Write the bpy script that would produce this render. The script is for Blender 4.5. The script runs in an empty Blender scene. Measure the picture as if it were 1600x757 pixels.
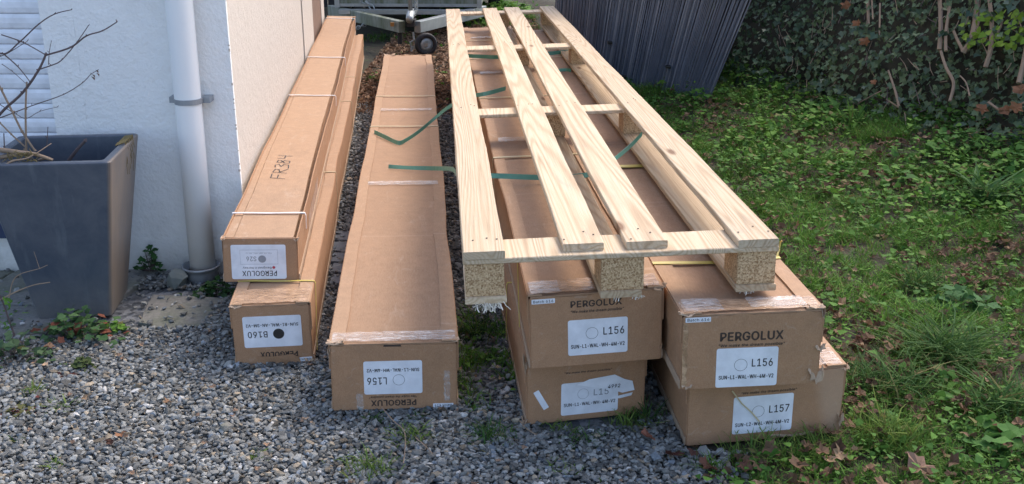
import bpy, bmesh, math, random
import numpy as np
from mathutils import Matrix, Vector, noise

S = bpy.context.scene
COL = S.collection
# ------------------------------------------------------------------ camera, sky, sun, exposure
H, PITCH, ROLL, FPX = 1.2, 0.3342, 0.0039, 1600.0
cam = bpy.data.objects.new('camera', bpy.data.cameras.new('camera'))
COL.objects.link(cam); S.camera = cam
cam.data.sensor_width = 36; cam.data.lens = 36.0; cam.data.clip_end = 500; cam.data.clip_start = 0.05
cam.matrix_world = Matrix.Translation((0, 0, H)) @ Matrix.Rotation(math.pi/2-PITCH, 4, 'X') @ Matrix.Rotation(ROLL, 4, 'Z')
cam.data.dof.use_dof = False
SUN_EL, SUN_AZ = 52, 40          # azimuth from +Y towards +X
w = bpy.data.worlds.new('World'); S.world = w; w.use_nodes = True
nt = w.node_tree; bg = nt.nodes['Background']
sky = nt.nodes.new('ShaderNodeTexSky'); sky.sky_type = 'NISHITA'; sky.sun_disc = False
sky.sun_elevation = math.radians(SUN_EL); sky.sun_rotation = math.radians(SUN_AZ)
sky.air_density = 0.8; sky.dust_density = 2.6; sky.ozone_density = 0.2
nt.links.new(sky.outputs[0], bg.inputs[0]); bg.inputs[1].default_value = 0.13
sun = bpy.data.objects.new('sun', bpy.data.lights.new('sun', 'SUN')); COL.objects.link(sun)
sun.data.energy = 0.5; sun.data.angle = math.radians(20); sun.data.color = (1.0, 0.90, 0.78)
el, az = math.radians(SUN_EL), math.radians(SUN_AZ)
sd = Vector((math.sin(az)*math.cos(el), math.cos(az)*math.cos(el), math.sin(el)))
sun.rotation_euler = sd.to_track_quat('Z', 'Y').to_euler()
S.view_settings.view_transform = 'Standard'; S.view_settings.look = 'None'
S.view_settings.exposure = 1.70; S.view_settings.gamma = 1
S.render.engine = 'CYCLES'

random.seed(7); R = random.random
U = random.uniform
rng = np.random.default_rng(11)

# ------------------------------------------------------------------ helpers: survey of the place (a sight line met with a height or a distance)
def ray(u, v):
    a, b = (u-800)/FPX, (v-378)/FPX
    c, s = math.cos(ROLL), math.sin(ROLL)
    x, y = a*c+b*s, -a*s+b*c
    cp, sp = math.cos(PITCH), math.sin(PITCH)
    return Vector((x, cp-y*sp, -sp-y*cp))
def gp(u, v, z=0.0):
    d = ray(u, v); t = (z-H)/d.z
    return Vector((0, 0, H)) + d*t
def py(u, v, Y):
    d = ray(u, v); return Vector((0, 0, H)) + d*(Y/d.y)

# ------------------------------------------------------------------ materials
def mat(name, build, rough=0.8, **kw):
    m = bpy.data.materials.new(name); m.use_nodes = True
    t = m.node_tree; b = t.nodes['Principled BSDF']; b.inputs['Roughness'].default_value = rough
    for k, v in kw.items(): b.inputs[k].default_value = v
    build(t, b); return m
def N(t, typ, **kw):
    n = t.nodes.new(typ)
    for k, v in kw.items():
        if k.startswith('i_'):
            key = k[2:]; n.inputs[int(key) if key.isdigit() else key.replace('_', ' ')].default_value = v
        else: setattr(n, k, v)
    return n
def ramp(t, fac, stops):
    r = t.nodes.new('ShaderNodeValToRGB'); e = r.color_ramp.elements
    while len(e) < len(stops): e.new(0.5)
    for el_, (p, c) in zip(e, stops): el_.position = p; el_.color = (*c, 1)
    t.links.new(fac, r.inputs[0]); return r.outputs[0]
def mapped(t, scale=(1, 1, 1), coord='Object', rnd=True):
    tc = t.nodes.new('ShaderNodeTexCoord'); mp = t.nodes.new('ShaderNodeMapping'); mp.inputs['Scale'].default_value = scale
    t.links.new(tc.outputs[coord], mp.inputs[0])
    if rnd:
        oi = t.nodes.new('ShaderNodeObjectInfo'); m = N(t, 'ShaderNodeMath', operation='MULTIPLY', i_1=37.0)
        t.links.new(oi.outputs['Random'], m.inputs[0]); t.links.new(m.outputs[0], mp.inputs['Location'])
    return mp.outputs[0]
def noise_n(t, vec, scale, detail=4, rough=0.6, dist=0.0):
    n = N(t, 'ShaderNodeTexNoise', i_Scale=scale, i_Detail=detail, i_Roughness=rough, i_Distortion=dist)
    if vec is not None: t.links.new(vec, n.inputs['Vector'])
    return n.outputs['Fac']
def bump(t, b, h, strength=0.3, dist=0.002):
    bp = N(t, 'ShaderNodeBump', i_Strength=strength, i_Distance=dist)
    t.links.new(h, bp.inputs['Height'])
    if b.inputs['Normal'].is_linked: t.links.new(b.inputs['Normal'].links[0].from_socket, bp.inputs['Normal'])
    t.links.new(bp.outputs[0], b.inputs['Normal'])
def mix(t, f, a, c, mode='MIX'):
    m = N(t, 'ShaderNodeMix', data_type='RGBA', blend_type=mode)
    for sck, v in ((m.inputs[0], f), (m.inputs[6], a), (m.inputs[7], c)):
        if isinstance(v, (int, float)): sck.default_value = v
        elif isinstance(v, tuple): sck.default_value = (*v, 1)
        else: t.links.new(v, sck)
    return m.outputs[2]
def flat(name, c, rough=0.7, **kw):
    def f(t, b):
        n = noise_n(t, mapped(t), 18, 5)
        t.links.new(mix(t, 1.0, c, ramp(t, n, [(0.3, (.82, .82, .82)), (0.7, (1.08, 1.08, 1.08))]), 'MULTIPLY'), b.inputs['Base Color'])
    return mat(name, f, rough, **kw)
def card_mat(name, c, c2):
    def f(t, b):
        v = mapped(t)
        big = noise_n(t, v, 2.2, 3); mid = noise_n(t, v, 26, 5, .7)
        base = mix(t, big, c, c2)
        base = mix(t, 1.0, base, ramp(t, mid, [(0.3, (.86, .86, .86)), (0.7, (1.07, 1.06, 1.05))]), 'MULTIPLY')
        fib = noise_n(t, mapped(t, (500, 60, 300)), 1.0, 2)
        base = mix(t, 0.22, base, ramp(t, fib, [(.3, (.24, .15, .09)), (.7, (.55, .38, .25))]))
        sc = noise_n(t, mapped(t, (7, 2.2, 9)), 3.0, 6, .75, 1.5)      # scuffs
        base = mix(t, ramp(t, sc, [(.58, (0, 0, 0)), (.74, (.5, .5, .5))]), base, (.52, .40, .30))
        dr = noise_n(t, mapped(t, (5, 1.4, 6)), 2.0, 6, .7, .8)
        base = mix(t, ramp(t, dr, [(.58, (0, 0, 0)), (.78, (.4, .4, .4))]), base, (.22, .14, .09))
        t.links.new(base, b.inputs['Base Color'])
        wv = N(t, 'ShaderNodeTexWave', wave_type='BANDS', bands_direction='Y', i_Scale=38.0, i_Distortion=.4)
        t.links.new(mapped(t, rnd=False), wv.inputs['Vector'])
        bump(t, b, wv.outputs['Fac'], .10, .0012)
        bump(t, b, noise_n(t, v, 9, 4), .22, .005); bump(t, b, noise_n(t, mapped(t, (2.5, 11, 3)), 1.0, 3, .5), .35, .005)
        cr = noise_n(t, mapped(t, (1.2, 40, 1.2)), 1.0, 2, .5, .3); t.links.new(mix(t, ramp(t, cr, [(.66, (0, 0, 0)), (.72, (.30, .30, .30))]), base, (.56, .42, .31)), b.inputs['Base Color']); bump(t, b, fib, .12, .001)
    return mat(name, f, .78, **{'Specular IOR Level': .3})
M = {}
M['card'] = card_mat('cardboard', (.42, .228, .118), (.37, .195, .098))
M['card_top'] = card_mat('cardboard_weathered', (.43, .270, .162), (.385, .236, .138))
M['card_lid'] = card_mat('cardboard_lid', (.385, .235, .138), (.345, .205, .118))
M['card_pale'] = card_mat('cardboard_torn', (.52, .39, .28), (.42, .30, .2))
def wood(name, c1, c2, c3):
    def f(t, b):
        oi = t.nodes.new('ShaderNodeObjectInfo')
        v = mapped(t, (9, .34, 9))
        n = noise_n(t, v, 1.0, 1.5, .4, .25)
        mu = N(t, 'ShaderNodeMath', operation='MULTIPLY', i_1=175.0); t.links.new(n, mu.inputs[0])
        si = N(t, 'ShaderNodeMath', operation='SINE'); t.links.new(mu.outputs[0], si.inputs[0])
        mr = N(t, 'ShaderNodeMapRange', i_1=-1.0, i_2=1.0); t.links.new(si.outputs[0], mr.inputs[0])
        rings = ramp(t, mr.outputs[0], [(0, c1), (.6, c2), (1, c3)])
        fib = noise_n(t, mapped(t, (180, 4, 180)), 1.0, 5, .7)
        base = mix(t, 1.0, rings, ramp(t, fib, [(.3, (.80, .77, .72)), (.65, (1.06, 1.06, 1.06))]), 'MULTIPLY')
        st = noise_n(t, mapped(t, (12, 1.6, 12)), 1.0, 4, .6)
        base = mix(t, ramp(t, st, [(.42, (0, 0, 0)), (.7, (.55, .55, .55))]), base, (.60, .46, .29))
        vo = N(t, 'ShaderNodeTexVoronoi', i_Scale=1.0); t.links.new(mapped(t, (9, 2.6, 3)), vo.inputs['Vector'])
        kn = ramp(t, vo.outputs['Distance'], [(.05, (1, 1, 1)), (.12, (0, 0, 0))])
        base = mix(t, kn, base, (.22, .12, .06))
        hs = N(t, 'ShaderNodeHueSaturation'); t.links.new(base, hs.inputs['Color'])
        m2 = N(t, 'ShaderNodeMapRange', i_3=.80, i_4=1.08); t.links.new(oi.outputs['Random'], m2.inputs[0]); t.links.new(m2.outputs[0], hs.inputs['Value'])
        t.links.new(hs.outputs[0], b.inputs['Base Color'])
        gr = noise_n(t, mapped(t, (16, 5, 16)), 1.0, 6, .75, .6)
        base2 = mix(t, ramp(t, gr, [(.56, (0, 0, 0)), (.74, (.5, .5, .5))]), hs.outputs[0], (.36, .30, .24)); t.links.new(base2, b.inputs['Base Color'])
        bump(t, b, fib, .6, .002); bump(t, b, st, .4, .003); bump(t, b, mr.outputs[0], .12, .0006)
    return mat(name, f, .72, **{'Specular IOR Level': .35})
M['wood'] = wood('fresh_pine', (.66, .53, .37), (.62, .48, .32), (.50, .36, .225))
M['wood_dull'] = wood('dull_pine', (.57, .44, .29), (.54, .40, .25), (.42, .29, .17))
def chip(t, b):
    v = mapped(t)
    vo = N(t, 'ShaderNodeTexVoronoi', i_Scale=330.0); t.links.new(v, vo.inputs['Vector'])
    bw = N(t, 'ShaderNodeRGBToBW'); t.links.new(vo.outputs['Color'], bw.inputs[0])
    base = ramp(t, bw.outputs[0], [(.15, (.28, .16, .07)), (.45, (.50, .33, .17)), (.85, (.66, .48, .28))])
    t.links.new(base, b.inputs['Base Color'])
    bump(t, b, bw.outputs[0], .8, .003); bump(t, b, noise_n(t, v, 60, 5), .6, .004)
M['chip'] = mat('pressed_chip_block', chip, .85)
def stucco(name, c, sc=95, st=1.0, stain=(.55, .52, .46), dirt_z=0.12):
    def f(t, b):
        v = mapped(t, rnd=False)
        n1 = noise_n(t, v, sc, 5, .6); n2 = noise_n(t, v, 22, 5, .65); n3 = noise_n(t, v, 2.2, 6, .7, .6)
        base = mix(t, ramp(t, n3, [(.52, (0, 0, 0)), (.8, (.5, .5, .5))]), c, stain)
        sx = N(t, 'ShaderNodeSeparateXYZ'); t.links.new(v, sx.inputs[0])
        mr = N(t, 'ShaderNodeMapRange', i_1=dirt_z, i_2=0.0); t.links.new(sx.outputs[2], mr.inputs[0])
        mm = N(t, 'ShaderNodeMath', operation='MULTIPLY'); t.links.new(mr.outputs[0], mm.inputs[0]); t.links.new(n2, mm.inputs[1])
        base = mix(t, mm.outputs[0], base, (.38, .36, .31))
        chips = noise_n(t, v, 14, 6, .8)
        base = mix(t, ramp(t, chips, [(.71, (0, 0, 0)), (.74, (.8, .8, .8))]), base, (.48, .45, .40))
        t.links.new(base, b.inputs['Base Color'])
        bump(t, b, n1, st*.8, .004); bump(t, b, n2, st*.7, .009)
    return mat(name, f, .88)
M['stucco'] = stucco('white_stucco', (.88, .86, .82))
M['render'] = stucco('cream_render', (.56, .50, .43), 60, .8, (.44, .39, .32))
M['shutter'] = flat('white_shutter', (.80, .81, .84), .35)
M['pipe'] = stucco('pipe_plastic', (.84, .83, .80), 30, .06, (.62, .61, .56))
M['zinc'] = flat('dull_zinc', (.36, .38, .40), .5, Metallic=.6)
M['black'] = flat('black_rubber', (.02, .02, .022), .7)
M['blue_sill'] = flat('dark_blue_sill', (.03, .05, .11), .5)
M['brown_panel'] = flat('weathered_brown_panel', (.20, .12, .08), .75)
def planter_m(t, b):
    v = mapped(t, rnd=False); n = noise_n(t, v, 6, 6, .7, .5); n2 = noise_n(t, v, 60, 4)
    base = mix(t, ramp(t, n, [(.38, (0, 0, 0)), (.7, (.9, .9, .9))]), (.055, .070, .095), (.115, .125, .145))
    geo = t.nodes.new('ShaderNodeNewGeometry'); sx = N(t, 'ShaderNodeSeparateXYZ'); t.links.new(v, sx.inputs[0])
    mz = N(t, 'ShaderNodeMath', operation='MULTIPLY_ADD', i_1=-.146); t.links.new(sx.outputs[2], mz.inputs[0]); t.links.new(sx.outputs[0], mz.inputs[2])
    warm_bounce = N(t, 'ShaderNodeMapRange', i_1=.094, i_2=.102); warm_bounce.inputs[4].default_value = 1.35; t.links.new(mz.outputs[0], warm_bounce.inputs[0])  # warm reflected light on the right face, put into the colour
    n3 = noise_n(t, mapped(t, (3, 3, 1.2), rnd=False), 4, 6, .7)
    mm = N(t, 'ShaderNodeMath', operation='MULTIPLY'); t.links.new(warm_bounce.outputs[0], mm.inputs[0]); t.links.new(n3, mm.inputs[1])
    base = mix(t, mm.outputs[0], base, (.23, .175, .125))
    zr = N(t, 'ShaderNodeMapRange', i_1=.14, i_2=0.0); t.links.new(sx.outputs[2], zr.inputs[0])
    sp_ = noise_n(t, v, 34, 6, .8); m3 = N(t, 'ShaderNodeMath', operation='MULTIPLY'); t.links.new(zr.outputs[0], m3.inputs[0]); t.links.new(sp_, m3.inputs[1])
    base = mix(t, m3.outputs[0], base, (.22, .20, .17))
    stq = noise_n(t, mapped(t, (24, 24, 1.6), rnd=False), 1.0, 5, .7)
    base = mix(t, ramp(t, stq, [(.56, (0, 0, 0)), (.72, (.35, .35, .35))]), base, (.17, .19, .21))
    t.links.new(base, b.inputs['Base Color']); bump(t, b, n2, .15, .001)
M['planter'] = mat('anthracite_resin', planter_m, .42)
def tape_m(name, c, rough, alpha):
    def f(t, b):
        v = mapped(t, (1, 1, 1)); n = noise_n(t, mapped(t, (25, 90, 30)), 1.0, 5, .7, 1.0)
        t.links.new(ramp(t, n, [(.35, c), (.62, tuple(min(1, x*1.35+.05) for x in c))]), b.inputs['Base Color'])
        a = ramp(t, n, [(.40, (alpha, alpha, alpha)), (.66, (min(1, alpha+.45),)*3)])
        t.links.new(a, b.inputs['Alpha']); bump(t, b, n, .7, .003)
    return mat(name, f, rough, **{'Specular IOR Level': .7})
M['tape_clear'] = tape_m('clear_tape', (.62, .56, .50), .18, .16)
M['tape_brown'] = tape_m('brown_tape', (.40, .245, .135), .22, .55)
M['label'] = flat('white_label', (.80, .81, .84), .45)
M['ink'] = flat('black_ink', (.025, .022, .02), .6)
M['ink_soft'] = flat('faded_ink', (.28, .29, .31), .6)
M['red'] = flat('red_emblem', (.45, .05, .07), .6)
M['print'] = flat('brown_black_print', (.055, .035, .025), .7)
M['yellow'] = flat('yellow_strap', (.62, .50, .12), .4)
M['straw'] = flat('pale_yellow_strap', (.58, .48, .28), .5)
M['white_cord'] = flat('white_cord', (.74, .70, .68), .5)
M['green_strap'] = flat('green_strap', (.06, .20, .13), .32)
M['green_strap_lit'] = flat('green_strap_pale', (.11, .30, .22), .35)  # lit copy of the green strap: stronger light put into its colour
M['frass'] = flat('wood_fibre', (.74, .69, .58), .8)
M['galv'] = flat('galvanised_steel', (.34, .37, .37), .45, Metallic=.5)
def trailer_board(t, b):
    v = mapped(t, rnd=False); n = noise_n(t, mapped(t, (26, 3, 4), rnd=False), 1.0, 5, .7)
    t.links.new(ramp(t, n, [(.35, (.09, .11, .06)), (.6, (.21, .23, .20)), (.8, (.29, .30, .28))]), b.inputs['Base Color'])
M['board'] = mat('algae_stained_board', trailer_board, .7)
M['algae'] = mat('algae_stained_steel', trailer_board, .55)
M['amber'] = flat('amber_reflector', (.30, .14, .03), .4)
M['twig'] = flat('bare_twig', (.12, .085, .08), .8)
M['twig_pale'] = flat('pale_twig', (.30, .21, .14), .85)
M['moss'] = flat('moss_and_straw', (.20, .15, .06), .9)
def conc(t, b):
    v = mapped(t); n = noise_n(t, v, 5, 6, .7, .4); n2 = noise_n(t, v, 90, 5)
    base = mix(t, ramp(t, n, [(.45, (0, 0, 0)), (.68, (.9, .9, .9))]), (.215, .205, .185), (.11, .13, .075))
    base = mix(t, 1.0, base, ramp(t, n2, [(.3, (.75, .75, .75)), (.7, (1.1, 1.1, 1.1))]), 'MULTIPLY')
    t.links.new(base, b.inputs['Base Color']); bump(t, b, n2, .6, .003)
M['concrete'] = mat('mossy_concrete', conc, .9)
M['rock'] = flat('grey_green_rock', (.19, .21, .19), .85)
M['sett'] = flat('blue_grey_sett', (.13, .14, .155), .8)
def attr_mat(name, rough, sub=0.0, spec=.4, bumpy=0):
    def f(t, b):
        a = N(t, 'ShaderNodeAttribute', attribute_name='Col'); 
        if bumpy:
            n = noise_n(t, mapped(t, rnd=False), bumpy, 3)
            c = mix(t, 1.0, a.outputs['Color'], ramp(t, n, [(.3, (.75, .75, .75)), (.7, (1.15, 1.15, 1.15))]), 'MULTIPLY')
        else: c = a.outputs['Color']
        t.links.new(c, b.inputs['Base Color'])
        if sub:
            tr = t.nodes.new('ShaderNodeBsdfTranslucent'); t.links.new(c, tr.inputs[0])
            ms = N(t, 'ShaderNodeMixShader', i_0=sub); t.links.new(b.outputs[0], ms.inputs[1]); t.links.new(tr.outputs[0], ms.inputs[2])
            t.links.new(ms.outputs[0], t.nodes['Material Output'].inputs[0])
    return mat(name, f, rough, **{'Specular IOR Level': spec})
M['stones'] = attr_mat('gravel_stone', .75, 0, .35, 160)
M['leafy'] = attr_mat('green_leaf', .7, .28, .15)
M['ivy'] = attr_mat('ivy_leaf', .5, .12, .35)
M['dead'] = attr_mat('dead_leaf', .75, .15, .2)
def ground_m(t, b):
    v = mapped(t, rnd=False); sx = N(t, 'ShaderNodeSeparateXYZ'); t.links.new(v, sx.inputs[0])
    vo = N(t, 'ShaderNodeTexVoronoi', i_Scale=62.0); t.links.new(v, vo.inputs['Vector'])
    bw = N(t, 'ShaderNodeRGBToBW'); t.links.new(vo.outputs['Color'], bw.inputs[0])
    grav = ramp(t, bw.outputs[0], [(.2, (.05, .055, .06)), (.8, (.22, .225, .23))])
    n = noise_n(t, v, 9, 6, .75); n2 = noise_n(t, v, 70, 5, .7)
    soil = ramp(t, n, [(.35, (.022, .024, .012)), (.52, (.045, .034, .02)), (.62, (.035, .055, .018))])
    # soil to the right and far back, gravel elsewhere
    wob = N(t, 'ShaderNodeMath', operation='MULTIPLY_ADD', i_1=.5, i_2=-.25); t.links.new(n, wob.inputs[0])
    ax = N(t, 'ShaderNodeMath', operation='ADD'); t.links.new(sx.outputs[0], ax.inputs[0]); t.links.new(wob.outputs[0], ax.inputs[1])
    fx = N(t, 'ShaderNodeMapRange', i_1=.22, i_2=.4); t.links.new(ax.outputs[0], fx.inputs[0])
    ay = N(t, 'ShaderNodeMath', operation='ADD'); t.links.new(sx.outputs[1], ay.inputs[0]); t.links.new(wob.outputs[0], ay.inputs[1])
    fy = N(t, 'ShaderNodeMapRange', i_1=5.5, i_2=5.9); t.links.new(ay.outputs[0], fy.inputs[0])
    mx = N(t, 'ShaderNodeMath', operation='MAXIMUM'); t.links.new(fx.outputs[0], mx.inputs[0]); t.links.new(fy.outputs[0], mx.inputs[1])
    t.links.new(mix(t, mx.outputs[0], grav, soil), b.inputs['Base Color'])
    bump(t, b, vo.outputs['Distance'], .6, .006); bump(t, b, n2, .6, .006)
M['ground'] = mat('earth_and_gravel', ground_m, .95)
def bank_m(t, b):
    n = noise_n(t, mapped(t, rnd=False), 14, 6, .75)
    t.links.new(ramp(t, n, [(.35, (.018, .016, .009)), (.6, (.045, .038, .02)), (.8, (.07, .05, .03))]), b.inputs['Base Color'])
M['bank'] = mat('dark_bank_soil', bank_m, .95)
def sheet_m(t, b):
    a = N(t, 'ShaderNodeAttribute', attribute_name='Col')
    n = noise_n(t, mapped(t, (3, 3, 1.5), rnd=False), 3, 5, .7)
    c = mix(t, 1.0, a.outputs['Color'], ramp(t, n, [(.3, (.8, .8, .8)), (.7, (1.25, 1.25, 1.25))]), 'MULTIPLY')
    t.links.new(c, b.inputs['Base Color'])
M['sheet'] = mat('dark_blue_grey_sheet', sheet_m, .38)

# ------------------------------------------------------------------ object helpers
def link(o, parent=None):
    COL.objects.link(o)
    if parent is not None: o.parent = parent
    return o
def tag(o, label=None, cat=None, group=None, kind=None):
    if label: o['label'] = label
    if cat: o['category'] = cat
    if group: o['group'] = group
    if kind: o['kind'] = kind
    return o
def thing(name, label, cat, loc=(0, 0, 0), rz=0, group=None):
    o = bpy.data.objects.new(name, None); o.empty_display_size = .05; link(o); o.location = loc; o.rotation_euler.z = rz
    return tag(o, label, cat, group)
class MB:
    def __init__(s): s.v = []; s.f = []; s.c = []
    def add(s, vs, fs, col=None):
        k = len(s.v); s.v += [tuple(p) for p in vs]; s.f += [tuple(i+k for i in f) for f in fs]
        if col is not None: s.c += [(*col, 1)]*len(vs)
        return s
    def box(s, x0, x1, y0, y1, z0, z1, col=None):
        return s.add([(x0, y0, z0), (x1, y0, z0), (x1, y1, z0), (x0, y1, z0), (x0, y0, z1), (x1, y0, z1), (x1, y1, z1), (x0, y1, z1)],
              [(0, 3, 2, 1), (4, 5, 6, 7), (0, 1, 5, 4), (1, 2, 6, 5), (2, 3, 7, 6), (3, 0, 4, 7)], col)
    def slab_y(s, prof, ys, zt, th, warp=None):
        """long strip: prof(y)->(x0,x1), top height zt, thickness th"""
        vs, fs = [], []
        for y in ys:
            a, b = prof(y); z = zt(y) if callable(zt) else zt
            for (x, zz) in ((a, z-th), (b, z-th), (b, z), (a, z)): vs.append((x, y, zz))
        n = len(ys)
        for i in range(n-1):
            for j in range(4):
                p, q = i*4+j, i*4+(j+1) % 4
                fs.append((p, q, q+4, p+4))
        fs.append((3, 2, 1, 0)[::1]); fs.append(tuple((n-1)*4+j for j in range(4)))
        return s.add(vs, fs)
    def tube(s, pts, r, n=8, r2=None, col=None):
        pts = [Vector(p) for p in pts]; vs, fs = [], []
        m = len(pts); r2 = r if r2 is None else r2
        up = Vector((0.13, .21, 1)).normalized()
        for i, p in enumerate(pts):
            d = (pts[min(i+1, m-1)]-pts[max(i-1, 0)]).normalized()
            a = d.cross(up)
            if a.length < .1: a = d.cross(Vector((1, 0.2, 0)))
            a.normalize(); b = d.cross(a); rr = r+(r2-r)*i/max(1, m-1)
            for k in range(n):
                t = 2*math.pi*k/n; vs.append(p+a*math.cos(t)*rr+b*math.sin(t)*rr)
        for i in range(m-1):
            for k in range(n):
                fs.append((i*n+k, i*n+(k+1) % n, (i+1)*n+(k+1) % n, (i+1)*n+k))
        fs.append(tuple(range(n))[::-1]); fs.append(tuple((m-1)*n+k for k in range(n)))
        return s.add(vs, fs, col)
    def ribbon(s, pts, wid, side, th=.0008):
        """band through pts; side: width direction (vector or list)"""
        pts = [Vector(p) for p in pts]; vs, fs = [], []
        m = len(pts)
        for i, p in enumerate(pts):
            sd_ = Vector(side[i] if isinstance(side, list) else side).normalized()
            d = (pts[min(i+1, m-1)]-pts[max(i-1, 0)]).normalized(); nn = d.cross(sd_).normalized()
            for (a, b) in ((-1, -1), (1, -1), (1, 1), (-1, 1)): vs.append(p+sd_*a*wid/2+nn*b*th/2)
        for i in range(m-1):
            for j in range(4): p, q = i*4+j, i*4+(j+1) % 4; fs.append((p, q, q+4, p+4))
        fs.append((3, 2, 1, 0)); fs.append(tuple((m-1)*4+j for j in range(4)))
        return s.add(vs, fs)
    def build(s, name, m, parent=None, warp=None, smooth=False, bevel=0):
        me = bpy.data.meshes.new(name)
        vs = [warp(Vector(p)) for p in s.v] if warp else s.v
        me.from_pydata([tuple(p) for p in vs], [], s.f); me.materials.append(m)
        bm = bmesh.new(); bm.from_mesh(me); bmesh.ops.recalc_face_normals(bm, faces=bm.faces)
        if bevel: bmesh.ops.bevel(bm, geom=list(bm.edges), offset=bevel, segments=2, affect='EDGES', profile=.6)
        bm.to_mesh(me); bm.free()
        if s.c and len(s.c) == len(me.vertices):
            a = me.color_attributes.new('Col', 'FLOAT_COLOR', 'POINT'); a.data.foreach_set('color', np.array(s.c, dtype=np.float32).ravel())
        if smooth: me.polygons.foreach_set('use_smooth', [True]*len(me.polygons))
        return link(bpy.data.objects.new(name, me), parent)
def fast(name, V, F, m, C=None, parent=None, smooth=False):
    """V (n,3), F (k, s) uniform polygons"""
    me = bpy.data.meshes.new(name); k, sz = F.shape
    me.vertices.add(len(V)); me.vertices.foreach_set('co', np.ascontiguousarray(V, dtype=np.float32).ravel())
    me.loops.add(k*sz); me.loops.foreach_set('vertex_index', np.ascontiguousarray(F, dtype=np.int32).ravel())
    me.polygons.add(k); me.polygons.foreach_set('loop_start', np.arange(0, k*sz, sz, dtype=np.int32))
    me.update(calc_edges=True); me.materials.append(m)
    if C is not None:
        a = me.color_attributes.new('Col', 'FLOAT_COLOR', 'POINT')
        a.data.foreach_set('color', np.hstack([C, np.ones((len(C), 1))]).astype(np.float32).ravel())
    me.polygons.foreach_set('use_smooth', np.full(k, smooth))
    return link(bpy.data.objects.new(name, me), parent)
def rotmats(yaw, tilt, axis):
    """rotation: tilt about a horizontal axis at angle axis, after a spin yaw"""
    n = len(yaw); cz, sz = np.cos(yaw), np.sin(yaw)
    Z = np.zeros((n, 3, 3)); Z[:, 0, 0] = cz; Z[:, 0, 1] = -sz; Z[:, 1, 0] = sz; Z[:, 1, 1] = cz; Z[:, 2, 2] = 1
    kx, ky = np.cos(axis), np.sin(axis); c, s = np.cos(tilt), np.sin(tilt)
    T = np.zeros((n, 3, 3))
    T[:, 0, 0] = c+kx*kx*(1-c); T[:, 0, 1] = kx*ky*(1-c); T[:, 0, 2] = ky*s
    T[:, 1, 0] = kx*ky*(1-c); T[:, 1, 1] = c+ky*ky*(1-c); T[:, 1, 2] = -kx*s
    T[:, 2, 0] = -ky*s; T[:, 2, 1] = kx*s; T[:, 2, 2] = c
    return T @ Z
def scatter(base, faces, pos, Rm, scl, cols):
    """copies of base verts (m,3) [or (n,m,3)] -> V,F,C"""
    n = len(pos); b = base if base.ndim == 3 else np.broadcast_to(base, (n, *base.shape)); m = b.shape[1]
    V = np.einsum('nij,nmj->nmi', Rm, b*scl[:, None, :]) + pos[:, None, :]
    F = (faces[None]+(np.arange(n)*m)[:, None, None]).reshape(-1, faces.shape[1])
    C = np.repeat(cols, m, axis=0)
    return V.reshape(-1, 3), F, C
def wn(x, y=0.0, z=0.0): return noise.noise(Vector((x, y, z)))

_tcache = {}
try: SANS = bpy.data.fonts.load(bpy.utils.system_resource('DATAFILES', path='fonts')+'/Inter.woff2')   # the lettering face that ships inside Blender
except Exception: SANS = None
def text_geo(s, bold=0.0, italic=0.0):
    k = (s, italic)
    if k not in _tcache:
        cu = bpy.data.curves.new('t', 'FONT'); cu.body = s; cu.shear = italic; cu.space_character = 1.06; cu.resolution_u = 3
        if SANS: cu.font = SANS
        o = bpy.data.objects.new('t', cu); COL.objects.link(o)
        bpy.context.view_layer.update()
        me = bpy.data.meshes.new_from_object(o.evaluated_get(bpy.context.evaluated_depsgraph_get()))
        vs = np.array([tuple(v.co) for v in me.vertices]); fs = [tuple(p.vertices) for p in me.polygons]
        bpy.data.objects.remove(o); bpy.data.curves.remove(cu); bpy.data.meshes.remove(me)
        mn, mx = vs.min(0), vs.max(0); _tcache[k] = ((vs-mn)/np.maximum(mx-mn, 1e-6), fs)
    return _tcache[k]
def lettering(s, x0, x1, z0, z1, y, m, parent, flip=False, bold=0.0, italic=0.0, warp=None, name='lettering'):
    vs, fs = text_geo(s, bold, italic); mb = MB()
    out = []
    hh_ = (z1-z0); k_ = min(bold, .04)*1.5*hh_; sh = [(0, 0)] if bold == 0 else [(-k_, 0), (k_, 0), (0, k_*.8), (0, -k_*.8)]
    ff = []
    for i, (sx_, sz_) in enumerate(sh):          # heavier strokes: the same letters laid over each other a hair apart
        for p in vs:
            a, b = p[0], p[1]
            if flip: a, b = 1-a, 1-b
            out.append((x0+a*(x1-x0)+sx_, y-.00004*i, z0+b*(z1-z0)+sz_))
        ff += [tuple(j+i*len(vs) for j in f) for f in fs]
    mb.v = out; mb.f = ff
    o = mb.build(name, m, parent, warp); return o
def roundrect(x0, x1, z0, z1, y, th, r=.004, rot=0.0):
    r = min(r, .12*(z1-z0))
    pts = []
    for cx, cz, a0 in ((x1-r, z1-r, 0), (x0+r, z1-r, 90), (x0+r, z0+r, 180), (x1-r, z0+r, 270)):
        for k in range(4):
            a = math.radians(a0+k*30); pts.append((cx+r*math.cos(a), cz+r*math.sin(a)))
    cx, cz = (x0+x1)/2, (z0+z1)/2; c, s = math.cos(rot), math.sin(rot)
    pts = [(cx+(px-cx)*c-(pz-cz)*s, cz+(px-cx)*s+(pz-cz)*c) for px, pz in pts]
    n = len(pts); mb = MB()
    mb.add([(px, y, pz) for px, pz in pts]+[(px, y-th, pz) for px, pz in pts],
           [tuple(range(n)), tuple(range(2*n-1, n-1, -1))]+[(i, (i+1) % n, n+(i+1) % n, n+i) for i in range(n)])
    return mb
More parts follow.
